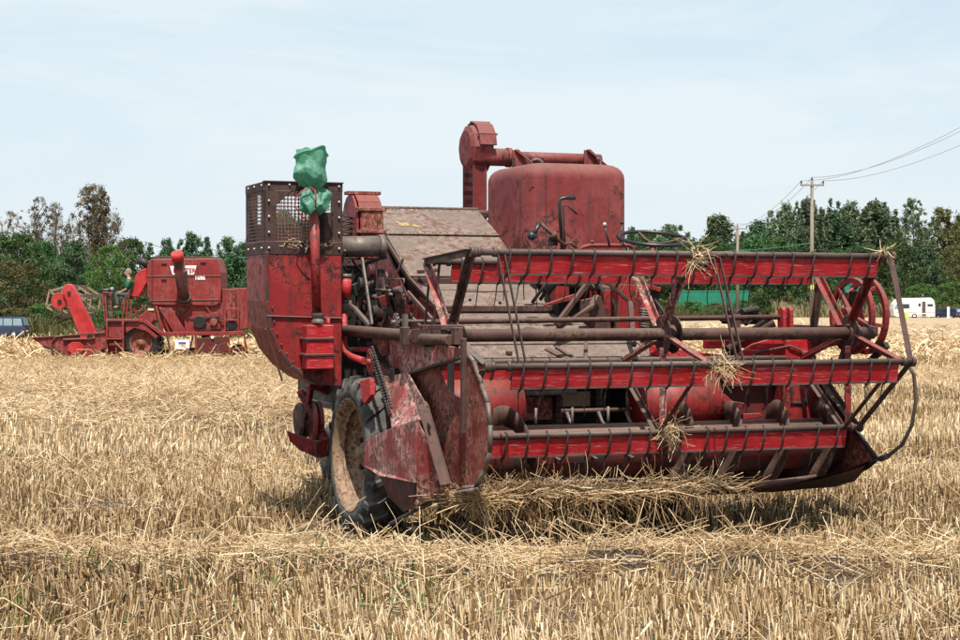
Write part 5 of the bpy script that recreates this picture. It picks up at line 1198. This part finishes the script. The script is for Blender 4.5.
# ------------------------------------------------------------------ cars and caravan
def ground_at(x, y): return float(gz(np.array([x]), np.array([y]))[0])
def car(loc, rz, paint, label, L=4.4, H=1.7, estate=True, name='parked_car', suv=False):
    o = empty(name, loc, rz, label=label, cat='car'); hw = .85
    # side outline x forward negative
    b0 = .32; bl = .92 if not suv else 1.02
    out = [(-L / 2, b0 + .1), (-L / 2, bl - .18), (-L / 2 + .15, bl - .08), (-L / 2 + 1.15, bl), (L / 2 - .03, bl), (L / 2, b0 + .12), (L / 2 - .1, b0), (-L / 2 + .1, b0)]
    q = MB(); q.plate([V((x, 0, z)) for x, z in out], 2 * hw, (0, 1, 0)); bd = q.build('body', paint, o, .06)
    c0, c1 = -L / 2 + 1.25, L / 2 - (.08 if estate else .6); gh = [(c0, bl - .02), (c0 + .62, H - .06), (c0 + .8, H), (c1 - .3, H), (c1 - .08, H - .08), (c1 + .04, bl - .02)]
    q = MB(); q.plate([V((x, 0, z)) for x, z in gh], 2 * hw - .22, (0, 1, 0)); cb = q.build('cabin', paint, o, .05)
    for s in (-1, 1):
        n = 3; xs = np.linspace(c0 + .55, c1 - .12, n + 1)
        for i in range(n):
            a_, b_ = xs[i] + .04, xs[i + 1] - .04; q = MB(); yy = s * (hw - .105)
            q.plate([V((a_ - (.3 if i == 0 else 0), yy, bl + .03)), V((b_ + (.05 if i == n - 1 else 0), yy, bl + .03)), V((b_ - (.04 if i == n - 1 else 0), yy, H - .12)), V((a_, yy, H - .12))], .02, (0, 1, 0)); q.build('window', M['paleglass' if suv else 'glass'], o)
    q = MB(); q.plate([V((c1 + .045, -hw + .2, bl + .05)), V((c1 + .045, hw - .2, bl + .05)), V((c1 - .06, hw - .24, H - .12)), V((c1 - .06, -hw + .24, H - .12))], .02); q.build('rear_window', M['paleglass'], o)
    q = MB(); q.plate([V((c0 - .01, -hw + .2, bl + .03)), V((c0 - .01, hw - .2, bl + .03)), V((c0 + .58, hw - .24, H - .1)), V((c0 + .58, -hw + .24, H - .1))], .02); q.build('windscreen', M['glass'], o)
    q = MB(); q.bx((-L / 2 - .03, -hw + .02, b0), (-L / 2 + .15, hw - .02, b0 + .22)); q.bx((L / 2 - .15, -hw + .02, b0), (L / 2 + .03, hw - .02, b0 + .22)); q.build('bumper', M['black'], o, .02)
    for s in (-1, 1):
        for x, nm, mt in ((L / 2 + .005, 'tail_light', 'signred'), (-L / 2 - .005, 'headlight', 'paleglass')): q = MB(); q.box((x, s * (hw - .13), bl - .22), (.03, .2, .16)); q.build(nm, M[mt], o, .01)
        for x in (-L / 2 + .82, L / 2 - .85):
            t = MB(); t.lathe([(-.09, .19), (-.09, .3), (-.05, .33), (.05, .33), (.09, .3), (.09, .19)], (x, s * (hw - .07), .33), (0, 1, 0), 24); wr = MB(); wr.lathe([(-.07, .001), (-.08, .2), (.08, .2), (.07, .001)], (x, s * (hw - .07), .33), (0, 1, 0), 20)
            w_ = wr.build('wheel', M['alloy'], o); t.build('tyre', M['black'], w_)
            q = MB(); q.lathe([(-.02, .30), (-.02, .39), (.02, .39), (.02, .30)], (x, s * (hw + .002), .34), (0, 1, 0), 18, False, 0, PI); q.build('wheel_arch', M['black'], o)
    q = MB(); q.box((L / 2 + .01, 0, b0 + .32), (.02, .5, .11)); q.build('number_plate', M['white'], o)
    return o
M['alloy'] = plain('alloy wheel', (.45, .45, .46), .4, .5)
M['cblue'] = plain('dark blue car paint', (.018, .035, .07), .25, var=.05); M['cdark'] = plain('dark grey car paint', (.03, .034, .042), .22, var=.05); M['cnavy'] = plain('navy car paint', (.02, .03, .075), .22, var=.05)
c = wpt(0, 339, 139); car((c.x, 139, ground_at(c.x, 139)), 0, M['cblue'], 'dark blue off-road car parked at the left edge of the field', 4.2, 1.72, suv=True)
c = wpt(942.5, 318, 232); car((c.x, 233, ground_at(c.x, 233) - .25), math.radians(-28), M['cdark'], 'dark estate car parked beside the white caravan, nearer to it', 4.3, 1.5)
c = wpt(952, 318, 228); car((c.x, 229, ground_at(c.x, 229) - .25), math.radians(-62), M['cnavy'], 'dark car seen from behind, rightmost vehicle in the field', 4.1, 1.45)
# caravan
YC = 226; ca = wpt(893, 318, YC); cb_ = wpt(935.3, 318, YC); Lc = cb_.x - ca.x; zc = ground_at(ca.x, YC) - .1
cv = empty('caravan', (ca.x, YC, zc), 0, label='white touring caravan with an open brown door at the far right edge of the field', cat='caravan')
k = Lc / 42.3
def cvp(px, py): return V(((px - 893) * k, 0, (318 - py) * k + .1))
out = [cvp(*p) for p in ((894.5, 316), (893.5, 309), (894.5, 304), (897.5, 300), (902, 298.3), (931, 297.8), (934, 300), (935.2, 305), (935.3, 317), (897, 317))]
q = MB(); q.plate([p + V((0, 1.1, 0)) for p in out], 2.1, (0, 1, 0)); q.build('body', plain('white caravan shell', (.78, .77, .72), .35, var=.05), cv, .06)
def crect(x0, y0, x1, y1, nm, mt, y=.03, th=.04): q = MB(); a_, b_ = cvp(x0, y0), cvp(x1, y1); q.bx((a_.x, y, b_.z), (b_.x, y + th, a_.z)); return q.build(nm, M[mt], cv, .01)
M['dkbrown'] = plain('brown door panel', (.10, .055, .045), .6); M['stripe'] = plain('orange stripe', (.5, .16, .08), .5)
crect(901.5, 304, 909.5, 308.6, 'window', 'glass'); crect(927.5, 304, 933, 306.6, 'window', 'glass'); crect(922, 301.5, 925.8, 313, 'doorway', 'dkbrown'); crect(922, 314, 926, 315.6, 'step', 'dkbrown', -.2, .25); crect(917.5, 302, 921.5, 315, 'door', 'white', -.02, .05); crect(918.2, 303.3, 920.8, 306.6, 'door_window', 'glass', -.04, .03)
crect(896, 312.4, 917, 313, 'stripe', 'stripe'); crect(926.2, 312.4, 935, 313, 'stripe', 'stripe')
q = MB(); q.plate([cvp(895, 309) + V((-.03, .4, 0)), cvp(898, 303) + V((-.03, .4, 0)), cvp(898, 303) + V((-.03, 1.8, 0)), cvp(895, 309) + V((-.03, 1.8, 0))], .06); q.build('front_window', M['paleglass'], cv)
q = MB(); q.plate([cvp(894.2, 308.8) + V((.0, .03, 0)), cvp(899.5, 308.8) + V((0, .03, 0)), cvp(899.5, 304.5) + V((0, .03, 0)), cvp(896, 304.5) + V((0, .03, 0))], .05, (0, 1, 0)); q.build('corner_window', M['paleglass'], cv)
t = MB(); t.lathe([(-.1, .18), (-.1, .33), (.1, .33), (.1, .18), (.08, .001)], cvp(914.5, 317) + V((0, .14, .1)), (0, 1, 0), 20); t.build('wheel', M['black'], cv)
M['lime'] = plain('lime plastic', (.45, .62, .10), .5)
o = MB(); p = wpt(906, 317.3, 224); z_ = ground_at(p.x, 224); o.bx((-.3, -.2, 0), (.3, .2, .45)); o.bx((-.32, -.22, .45), (.32, .22, .52)); o.bx((-.2, -.03, .52), (.2, .03, .66)); ob = o.build('crate', M['lime'], None, .03); ob.location = (p.x, 224, z_ - .02); tag(ob, 'small lime green box standing in front of the white caravan', 'box')
o = MB(); p = wpt(946.3, 317.6, 226); o.bx((-.16, -.05, .1), (.16, .05, 1.35)); o.bx((-.25, -.2, 0), (.25, .2, .12)); o.bx((-.12, -.06, 1.35), (.12, .06, 1.42)); ob = o.build('sign_board', M['white'], None, .03); ob.location = (p.x, 225, ground_at(p.x, 225) - .02); tag(ob, 'white upright board standing between the two dark cars', 'sign')
# green container and shed beyond the field
M['green'] = painted('green painted steel', (.02, .24, .15), .1, dust=.1, faded=(.03, .30, .19), speck=.1)
def container(px0, px1, top, Y, label, name, d=2.5):
    a_ = wpt(px0, top, Y); b_ = wpt(px1, top, Y); z0 = ground_at(a_.x, Y); o = empty(name, (a_.x, Y, z0), 0, label=label, cat='container' if name != 'green_shed' else 'shed'); w = b_.x - a_.x; h = a_.z - z0
    q = MB(); n = int(w / .28); row0 = []; row1 = []
    for i in range(n + 1):
        for dx, dy in ((0, 0), (.35, 0), (.5, .04), (.85, .04)):
            x = min(w, (i + dx) * w / n); row0.append(V((x, dy, .1))); row1.append(V((x, dy, h)))
    q.grid([row0, row1], False); q.bx((0, .06, .1), (w, d, h)); body_ = q.build('wall', M['green'], o)
    q = MB(); q.bx((-.02, -.03, h - .12), (w + .02, .06, h)); q.bx((-.02, -.03, 0), (w + .02, .06, .15)); q.bx((-.05, -.03, 0), (.08, .06, h)); q.bx((w - .08, -.03, 0), (w + .05, .06, h)); q.bx((-.02, 0, h), (w + .02, d, h + .05)); q.build('frame', M['green'], o, .01)
    return o
container(674, 749, 291, 243, 'long green shipping container half hidden by bushes at the edge of the field', 'shipping_container')
container(843, 864, 284, 240, 'tall green metal shed seen through the red drive wheel of the reel', 'green_shed', 3)

# ------------------------------------------------------------------ poles and wires
M['pole'] = plain('weathered pole timber', (.20, .165, .13), .85, sc=3); M['wire'] = plain('dull aluminium wire', (.20, .20, .21), .5); M['teal'] = plain('teal cable', (.05, .28, .22), .5)
M['yellow'] = plain('yellow notice', (.75, .6, .08), .6)
def upole(px, top, Y, label, arm=1.3, r=.15, notice=False):
    p = wpt(px, top, Y); z0 = ground_at(p.x, Y) - .3; h = p.z - z0; o = empty('utility_pole', (p.x, Y, z0), 0, label=label, cat='utility pole', group='utility poles along the field edge')
    q = MB(); q.tube([(0, 0, 0), (0, 0, h)], [r, r * .7], 12); q.build('pole', M['pole'], o)
    q = MB(); q.bar((-arm, -.12, h - .35), (arm, -.12, h - .35), .12, .14); q.build('crossarm', M['pole'], o); tips = []
    for x in (-arm * .93, 0, arm * .93):
        q = MB(); zz = h - .28 if x else h; q.lathe([(0, .04), (.1, .05), (.12, .09), (.18, .08), (.2, .05), (.3, .06), (.33, .001)], (x, -.12 if x else 0, zz), (0, 0, 1), 10); q.build('insulator', M['black'], o); tips.append(V((p.x + x, Y - .12, z0 + zz + .3)))
    if notice: q = MB(); q.bx((-.13, -.16, 3.2), (.13, -.14, 3.6)); q.build('notice', M['yellow'], o)
    return tips
t1 = upole(812, 181, 150, 'tallest timber power pole with crossarm rising right of centre above the reel', .98, .19, True)
t2 = upole(737.5, 226, 235, 'smaller power pole with crossarm standing by the green container', 1.25, .24)
t3 = upole(774, 240, 285, 'short plain pole top among the trees between the two larger right-hand poles', .25, .2)
t4 = upole(133, 242, 215, 'power pole with crossarm among the trees at the left, above the far driver', 1.7, .17)
t0 = upole(1083, 72, 65, 'power pole just outside the right edge of the picture', 1.0)
def catenary(a, b, sag, n=20): return [a.lerp(b, i / n) - V((0, 0, sag * 4 * (i / n) * (1 - i / n))) for i in range(n + 1)]
for i, lb in enumerate(('left wire of the three strung over the tallest pole and off to the right', 'middle wire of the three strung over the tallest pole and off to the right', 'right wire of the three strung over the tallest pole and off to the right')):
    pts = catenary(t2[i], t1[i], 1.2) + catenary(t1[i], t0[i], 1.0)[1:]; q = MB(); q.tube(pts, [.020] * 21 + [.020 - .012 * k_ / 20 for k_ in range(1, 21)], 5); ob = q.build('overhead_wire', M['wire']); tag(ob, lb, 'overhead wire', 'overhead wires of the main power line')
def cable(a, b, Ya, Yb, sag, label, mt='teal', r=.035):
    q = MB(); q.tube(catenary(wpt(*a, Ya), wpt(*b, Yb), sag), r, 5); ob = q.build('overhead_cable', M[mt]); tag(ob, label, 'overhead cable')
cable((690, 252), (812, 243), 232, 200, .3, 'teal cable strung in front of the trees right of the steering wheel')
q = MB(); q.tube(catenary(t4[2], wpt(262, 256, 170), .8), .045, 5); tag(q.build('overhead_cable', M['teal']), 'teal cable running right from the left power pole above the far combine', 'overhead cable')
# ------------------------------------------------------------------ trees
def leafmat(name, c0, c1, c2, trans=.25):
    m, nt, b = newmat(name); a = N(nt, 'ShaderNodeAttribute', attribute_name='tint'); cr = N(nt, 'ShaderNodeValToRGB'); e = cr.color_ramp
    e.elements[0].color = (*c0, 1); e.elements[1].color = (*c2, 1); q = e.elements.new(.55); q.color = (*c1, 1)
    nt.links.new(a.outputs['Fac'], cr.inputs[0])
    oi = N(nt, 'ShaderNodeObjectInfo'); hs_ = N(nt, 'ShaderNodeHueSaturation'); nt.links.new(cr.outputs[0], hs_.inputs['Color']); nt.links.new(ramp(nt, oi.outputs['Random'], 0, 1, .475, .52), hs_.inputs['Hue']); nt.links.new(ramp(nt, oi.outputs['Random'], 0, 1, .95, 1.5), hs_.inputs['Value'])
    nt.links.new(hs_.outputs[0], b.inputs['Base Color']); b.inputs['Roughness'].default_value = .5; b.inputs['Specular IOR Level'].default_value = .15
    tr = N(nt, 'ShaderNodeBsdfTranslucent'); nt.links.new(hs_.outputs[0], tr.inputs[0]); mx = N(nt, 'ShaderNodeMixShader'); mx.inputs[0].default_value = trans
    nt.links.new(b.outputs[0], mx.inputs[1]); nt.links.new(tr.outputs[0], mx.inputs[2]); nt.links.new(mx.outputs[0], nt.nodes['Material Output'].inputs[0]); return m
LM = {'dark': leafmat('dark green leaves', (.014, .035, .012), (.036, .078, .024), (.11, .19, .07)),
      'blue': leafmat('blue green leaves', (.016, .036, .017), (.042, .080, .036), (.12, .18, .09)),
      'bright': leafmat('bright green leaves', (.025, .06, .014), (.06, .125, .028), (.14, .22, .07)),
      'olive': leafmat('olive brown leaves', (.04, .04, .016), (.085, .085, .03), (.16, .16, .07)),
      'brown': leafmat('brownish leaves', (.05, .042, .022), (.10, .085, .042), (.20, .175, .10)),
      'grey': leafmat('grey green leaves', (.032, .052, .028), (.085, .118, .062), (.22, .27, .16)),
      'dry': leafmat('dry grass', (.14, .12, .06), (.30, .26, .13), (.5, .45, .28))}
M['bark'] = plain('grey brown bark', (.11, .09, .07), .9)
_tc = {}
def tree_meshes(kind, seed):
    """unit tree: height 1, crown radius about .5 * spread; returns crown and trunk meshes"""
    if (kind, seed) in _tc: return _tc[(kind, seed)]
    r = np.random.default_rng(seed * 7 + len(kind)); K = KINDS_[kind]; C = []; Rr = []; limbs = []
    lo = K['lo']; n = K['n']
    for i in range(n):
        t = r.random() ** K.get('tp', .8); z = lo + (1 - lo) * t
        prof = np.interp(t, K['pt'], K['pr']); a = r.uniform(0, 2 * PI); rad = prof * (r.random() ** .45)
        x, y = rad * math.cos(a), rad * math.sin(a); s = K['cl'] * r.uniform(.6, 1.35) * (1 - .35 * t)
        C.append((x, y, min(z, 1 - s * .4))); Rr.append(s)
    for k in range(K.get('plumes', 0)):
        a = r.uniform(0, 2 * PI); rd = K['spread'] * r.random() ** .6; tx, ty = rd * math.cos(a), rd * math.sin(a); th = 1 - .42 * (rd / K['spread']) ** 1.5 * r.uniform(.4, 1.2) if k else 1.0; lean = r.uniform(.25, .6)
        for q in range(K.get('pk', 13)):
            t = q / (K.get('pk', 13) - 1); z = lo + (th - lo) * t; kx = lean + (1 - lean) * t; wob = .02
            C.append((tx * kx + r.normal(0, wob), ty * kx + r.normal(0, wob), z)); Rr.append(K['cl'] * r.uniform(.7, 1.3) * (1.35 - 1.05 * t ** 1.5))
    C = np.array(C); Rr = np.array(Rr); per = K['per']; tot = len(C) * per
    d = r.normal(size=(tot, 3)); d /= np.linalg.norm(d, axis=1, keepdims=True); ci = np.repeat(np.arange(len(C)), per)
    rr = Rr[ci] * (r.random(tot) ** .5) * (1 + .25 * r.normal(size=tot)); sq = np.array(K.get('sq', (1, 1, .8)))
    pos = C[ci] + d * rr[:, None] * sq
    if K.get('droop'): pos[:, 2] -= K['droop'] * r.random(tot) ** 2
    ls = K['leaf'] * r.uniform(.6, 1.4, tot); nrm = d * .6 + r.normal(0, .7, (tot, 3)) + np.array([0, 0, .35]); nrm /= np.linalg.norm(nrm, axis=1, keepdims=True)
    h = r.normal(size=(tot, 3)); s1 = np.cross(nrm, h); s1 /= np.linalg.norm(s1, axis=1, keepdims=True); s2 = np.cross(nrm, s1); el_ = K.get('elong', 1.4)
    q0 = pos - s1 * (ls * el_)[:, None]; q1 = pos - s2 * ls[:, None] * .6; q2 = pos + s1 * (ls * el_)[:, None]; q3 = pos + s2 * ls[:, None] * .6
    co = np.stack([q0, q1, q2, q3], 1).reshape(-1, 3); f = np.arange(tot * 4).reshape(-1, 4)
    tint = np.clip(r.beta(2, 2, tot) * .7 + (r.random(len(C)) * .4)[ci], 0, 1)
    cr = np_mesh('crown', co, f, LM[K['mat']], np.repeat(tint, 4))
    tb = MB(); top = .92 if K.get('tall') else .75; sway = r.normal(0, .012, 6)
    tr_pts = [V((float(sway[k]) * k * .5, float(sway[5 - k]) * k * .5, top * k / 5)) for k in range(6)]
    tb.tube(tr_pts, [.018, .015, .012, .009, .006, .002], 6)
    order = r.permutation(len(C))[:K.get('limbs', 16)]
    for i in order:
        c = V(C[i]); zb = max(.12, c.z - math.hypot(c.x, c.y) * 1.0 - .05); k5 = min(4.99, zb / top * 5); b0 = tr_pts[int(k5)].lerp(tr_pts[int(k5) + 1], k5 - int(k5))
        tb.tube([b0, b0.lerp(c, .5) + V((0, 0, .015)), c], [.007, .004, .0015], 4)
    me = bpy.data.meshes.new('trunk'); me.from_pydata(tb.v, [], tb.f); me.materials.append(M['bark'])
    _tc[(kind, seed)] = (cr, me); return cr, me
KINDS_ = {
 'round': dict(lo=.06, n=150, pt=[0, .3, .6, .85, 1], pr=[.26, .42, .42, .28, .10], cl=.10, per=95, leaf=.0115, mat='dark'),
 'roundblue': dict(lo=.05, n=150, pt=[0, .3, .6, .85, 1], pr=[.28, .40, .36, .22, .06], cl=.095, per=95, leaf=.0115, mat='blue'),
 'bright': dict(lo=.05, n=140, pt=[0, .3, .6, .85, 1], pr=[.30, .45, .43, .30, .10], cl=.09, per=85, leaf=.011, mat='bright'),
 'olive': dict(lo=.02, n=150, pt=[0, .3, .6, .85, 1], pr=[.45, .50, .45, .30, .12], cl=.09, per=80, leaf=.011, mat='olive'),
 'feather': dict(lo=.06, n=70, plumes=18, spread=.24, pt=[0, .25, .55, .8, 1], pr=[.24, .28, .24, .14, .03], cl=.062, per=72, leaf=.0088, mat='grey', sq=(.8, .8, 1.3), tall=1, elong=1.9, droop=.04),
 'featherblue': dict(lo=.05, n=80, plumes=15, spread=.24, pt=[0, .25, .55, .8, 1], pr=[.26, .30, .24, .14, .03], cl=.07, per=72, leaf=.0092, mat='blue', sq=(.8, .8, 1.2), tall=1, elong=1.7, droop=.03),
 'conifer': dict(lo=.05, n=110, pt=[0, .3, .6, .85, 1], pr=[.24, .22, .15, .08, .01], cl=.045, per=60, leaf=.009, mat='blue', tall=1, sq=(1.3, 1.3, .6)),
 'sparse': dict(lo=.48, n=60, plumes=16, pk=9, spread=.2, pt=[0, .25, .55, .8, 1], pr=[.12, .20, .22, .17, .06], cl=.05, per=30, leaf=.0058, mat='brown', tall=1, limbs=46, elong=1.2),
 'airy': dict(lo=.15, n=60, plumes=16, pk=11, spread=.24, pt=[0, .3, .6, .85, 1], pr=[.20, .26, .24, .15, .04], cl=.055, per=44, leaf=.0085, mat='grey', tall=1, limbs=26),
 'bigbrown': dict(lo=.20, n=110, plumes=22, pk=12, spread=.30, pt=[0, .3, .6, .85, 1], pr=[.30, .34, .29, .20, .07], cl=.055, per=70, leaf=.0068, mat='brown', tall=1, limbs=30, sq=(1, 1, 1.1), elong=1.2),
 'tallbrown': dict(lo=.06, n=110, plumes=16, spread=.28, pt=[0, .3, .6, .85, 1], pr=[.30, .34, .29, .20, .07], cl=.075, per=60, leaf=.0095, mat='olive', tall=1, limbs=30),
}
WK = {'feather': 1.95, 'featherblue': 1.85, 'conifer': 1.25, 'sparse': 1.0, 'airy': 1.25, 'bigbrown': 1.15, 'tallbrown': 1.3}
BASE = {'round': .84, 'roundblue': .8, 'bright': .9, 'olive': 1.0, 'feather': .52, 'featherblue': .56, 'conifer': .48, 'sparse': .44, 'airy': .52, 'bigbrown': .68, 'tallbrown': .68}
def tree(px, top, w, Y, kind, seed, label, name='tree', group=None, cat='tree'):
    """px: centre column, top: row of the tip, w: crown width in rows, Y: distance"""
    p = wpt(px, top, Y); z0 = ground_at(p.x, Y) - .2; h = p.z - z0; wid = w / F * Y; cr, tk_ = tree_meshes(kind, seed)
    o = empty(name, (p.x, Y, z0), random.uniform(0, 6.28), label=label, cat=cat, group=group); s = wid / BASE[kind] * WK.get(kind, 1.15)
    for nm, me in (('crown', cr), ('trunk', tk_)): c = bpy.data.objects.new(nm, me); COL.objects.link(c); c.parent = o; c.scale = (s, s, h)
    return o
random.seed(21)
G1 = 'trees behind the field at the left'; G2 = 'trees behind the field at the right'
# left, back to front
tree(8, 211, 46, 200, 'sparse', 1, 'thin brown-leaved tree with open crown at the left edge of the sky', group=G1)
tree(38, 198, 50, 196, 'sparse', 2, 'tall sparse brown tree left of the big brown tree, sky showing through', group=G1)
tree(56, 203, 26, 200, 'sparse', 3, 'narrow sparse tree between the tall sparse tree and the big brown tree', group=G1)
tree(93, 187, 66, 190, 'bigbrown', 1, 'biggest brown-leaved tree at the left, above the far driver', group=G1)
tree(74, 230, 34, 205, 'sparse', 4, 'low bare-branched tree at the foot of the big brown tree', group=G1)
tree(16, 234, 62, 165, 'round', 1, 'full dark green tree at the left edge under the sparse trees', group=G1)
tree(43, 243, 40, 172, 'round', 2, 'dark green tree behind the far combine reel, left of the blue-green one', group=G1)
tree(74, 242, 46, 168, 'roundblue', 1, 'blue-green tree directly below the big brown tree', group=G1)
tree(110, 246, 48, 160, 'bright', 1, 'bright green tree just left of the far driver', group=G1)
tree(14, 262, 74, 150, 'olive', 1, 'brownish green bushy tree above the dark blue car', group=G1)
tree(131, 240, 44, 200, 'round', 3, 'dark tree behind the left power pole', group=G1)
tree(150, 243, 20, 190, 'conifer', 1, 'small pointed conifer right of the left power pole', group=G1)
tree(167, 240, 30, 195, 'roundblue', 2, 'dark tree behind the unloading tube of the far combine', group=G1)
tree(192, 235, 30, 190, 'featherblue', 1, 'pointed blue-green tree above the middle of the far grain tank', group=G1)
tree(207, 237, 24, 186, 'conifer', 2, 'conifer above the right end of the far grain tank', group=G1)
tree(228, 239, 34, 180, 'featherblue', 2, 'dark blue-green tree between the far grain tank and the red air duct', group=G1)
tree(245, 244, 40, 190, 'roundblue', 3, 'dark tree partly hidden by the red air duct', group=G1)
FILL = 'dark tree filling the lower wood behind the field at the left'
for i, (px, tp, w) in enumerate(((30, 268, 50), (60, 268, 50), (90, 272, 52), (120, 275, 54), (150, 268, 50), (180, 264, 50), (210, 262, 50), (238, 262, 50), (-12, 262, 50), (262, 255, 50))):
    tree(px, tp, w, 178 + (i % 3) * 3, ('round', 'roundblue')[i % 2], 4 + i % 3, FILL, group='trees filling the wood at the left')
# right, back to front
for i, (px, tp, w, kd, lb) in enumerate((
    (668, 226, 34, 'feather', 'pale feathery tree behind the left half of the steering wheel'),
    (690, 240, 30, 'round', 'low dark tree between the steering wheel and the container pole'),
    (719, 217, 34, 'feather', 'feathery tree just left of the smaller power pole'),
    (760, 221, 40, 'featherblue', 'rounded blue-green tree just right of the smaller power pole'),
    (784, 203, 24, 'feather', 'narrow pointed tree left of the tallest power pole'),
    (808, 201, 24, 'feather', 'narrow tree directly behind the tallest power pole'),
    (832, 210, 34, 'featherblue', 'broad feathery tree just right of the tallest power pole'),
    (853, 202, 32, 'feather', 'grey-green feathery tree, second right of the tallest power pole'),
    (877, 203, 34, 'feather', 'tall feathery tree above the right end of the topmost reel bat'),
    (912, 199, 34, 'airy', 'tall open-crowned tree above the white caravan, sky showing through'),
    (942, 209, 46, 'tallbrown', 'broad brownish green tree at the right edge of the wood'),
    (965, 214, 40, 'tallbrown', 'brown-tinged tree cut off by the right edge of the picture'),
    (645, 232, 34, 'round', 'dark tree between the grain tank and the steering wheel'))):
    tree(px, tp, w * 1.15, 292 + (i % 4) * 5, kd, 11 + i % 3, lb, group=G2)
for i, (px, tp, w, kd, lb) in enumerate((
    (896, 240, 44, 'round', 'dense dark round tree behind the right end of the reel'),
    (925, 246, 44, 'roundblue', 'dense blue-green round tree directly behind the caravan'),
    (955, 246, 44, 'olive', 'olive round tree behind the dark cars at the right edge'),
    (866, 244, 40, 'roundblue', 'blue-green tree above the tall green shed'),
    (836, 250, 40, 'round', 'dark green tree behind the red spokes at the right end of the reel'))):
    tree(px, tp, w, 272 + i * 2, kd, 4 + i % 3, lb, group=G2)
FILL2 = 'dark tree filling the lower wood behind the field at the right'
for i, (px, tp, w) in enumerate(((640, 250, 50), (662, 240, 50), (686, 245, 48), (710, 238, 50), (735, 243, 48), (758, 236, 50), (782, 238, 50), (806, 232, 50), (985, 232, 56))):
    tree(px, tp, w, 278 + (i % 3) * 3, ('round', 'roundblue', 'round')[i % 3], 4 + i % 3, FILL2, group='trees filling the wood at the right')
# bushes along the field edge
BK = [('bright', 'bright green bush'), ('olive', 'olive green bush'), ('round', 'dark green bush')]
BL = [(-14, 300, 52, 150), (16, 308, 52, 146), (44, 304, 50, 148), (70, 310, 46, 146), (95, 306, 50, 150), (120, 312, 44, 145), (146, 310, 44, 150), (172, 318, 40, 150), (236, 318, 40, 150), (264, 316, 40, 150), (205, 318, 40, 150)]
for i, (px, tp, w, Y) in enumerate(BL): tree(px, tp, w, Y, BK[[1, 1, 0, 1, 0, 2, 1, 0, 1, 2, 1][i]][0], 7 + i % 3, 'low olive and green bush in the tangled hedge along the left field edge', 'bush', 'bushes along the left field edge', 'bush')
BR = [(640, 296, 30), (664, 300, 30), (690, 301, 34), (716, 303, 30), (742, 300, 30), (762, 294, 30), (788, 296, 30), (812, 292, 30), (838, 296, 30), (872, 296, 30)]
for i, (px, tp, w) in enumerate(BR): tree(px, tp, w, 246 - 6 * (i % 2) - 4, BK[[2, 1, 0, 1, 0, 2, 1, 2, 1, 2][i]][0], 7 + i % 3, 'low bush in front of the wood at the right field edge', 'bush', 'bushes along the right field edge', 'bush')
tree(922, 284, 40, 250, 'bright', 8, 'green bush showing above the roof of the caravan', 'bush', None, 'bush')
tree(952, 283, 46, 252, 'bright', 9, 'large light green bush behind the dark cars at the right edge', 'bush', None, 'bush')
tree(980, 286, 40, 250, 'bright', 7, 'light green bush at the very right edge of the field', 'bush', None, 'bush')
# rough grass verge
def verge(n, px0, px1, Y0, Y1, hmin, hmax, mat, label, name):
    Yv = rng.uniform(Y0, Y1, n); pxv = rng.uniform(px0, px1, n); x = (pxv - 480) / F * Yv
    h = rng.uniform(hmin, hmax, n) * (.4 + 1.2 * vnoise(x * .6, Yv * .3)); vec = np.stack([rng.normal(0, .25, n) * h, rng.normal(0, .2, n) * h, h], 1)
    ob = join([prisms(np.stack([x, Yv, gz(x, Yv)], 1), vec, rng.uniform(.02, .05, n), np.clip(rng.beta(2, 2, n) + .3 * (vnoise(x * .5, Yv * .2) - .5), 0, 1), rng.normal(0, .08, (n, 3)), True)], name, LM[mat]); tag(ob, label, 'grass', kind='stuff')
verge(9000, 770, 900, 234, 246, .5, 1.9, 'dry', 'tall dry grass at the far right edge of the field', 'dry_grass')
verge(15000, 610, 1000, 236, 262, .4, 1.3, 'olive', 'rough green grass along the right edge of the field', 'rough_grass')
verge(15000, -60, 290, 140, 158, .3, 1.3, 'olive', 'rough grass and brambles along the left edge of the field', 'rough_grass')

# the wood carries on behind the near combine, as one mass
cs_, fs_, ts_ = [], [], []; off_ = 0; r_w = np.random.default_rng(5)
for i in range(15):
    px = 282 + i * 25; Yw = 205 + i * 5.4; kd = ('roundblue', 'round', 'featherblue', 'feather')[i % 4]; me = tree_meshes(kd, 4 + i % 3)[0]; nv_ = len(me.vertices)
    a_ = np.empty(nv_ * 3, dtype=np.float32); me.vertices.foreach_get('co', a_); a_ = a_.reshape(-1, 3); tt = np.empty(nv_, dtype=np.float32); me.attributes['tint'].data.foreach_get('value', tt)
    x = (px - 480) / F * Yw; z0 = ground_at(x, Yw); hh = 10.5 + 3.5 * r_w.random(); th_ = r_w.uniform(0, 6.28); sx_ = 9.5
    cs_.append(np.stack([x + (a_[:, 0] * math.cos(th_) - a_[:, 1] * math.sin(th_)) * sx_, Yw + (a_[:, 0] * math.sin(th_) + a_[:, 1] * math.cos(th_)) * sx_, z0 + a_[:, 2] * hh], 1)); fs_.append(np.arange(nv_).reshape(-1, 4) + off_); ts_.append(tt); off_ += nv_
me = np_mesh('distant_wood', np.concatenate(cs_), np.concatenate(fs_), LM['dark'], np.concatenate(ts_)); ob = bpy.data.objects.new('distant_wood', me); COL.objects.link(ob); tag(ob, 'dark wood running on behind the near combine', 'wood', kind='stuff')
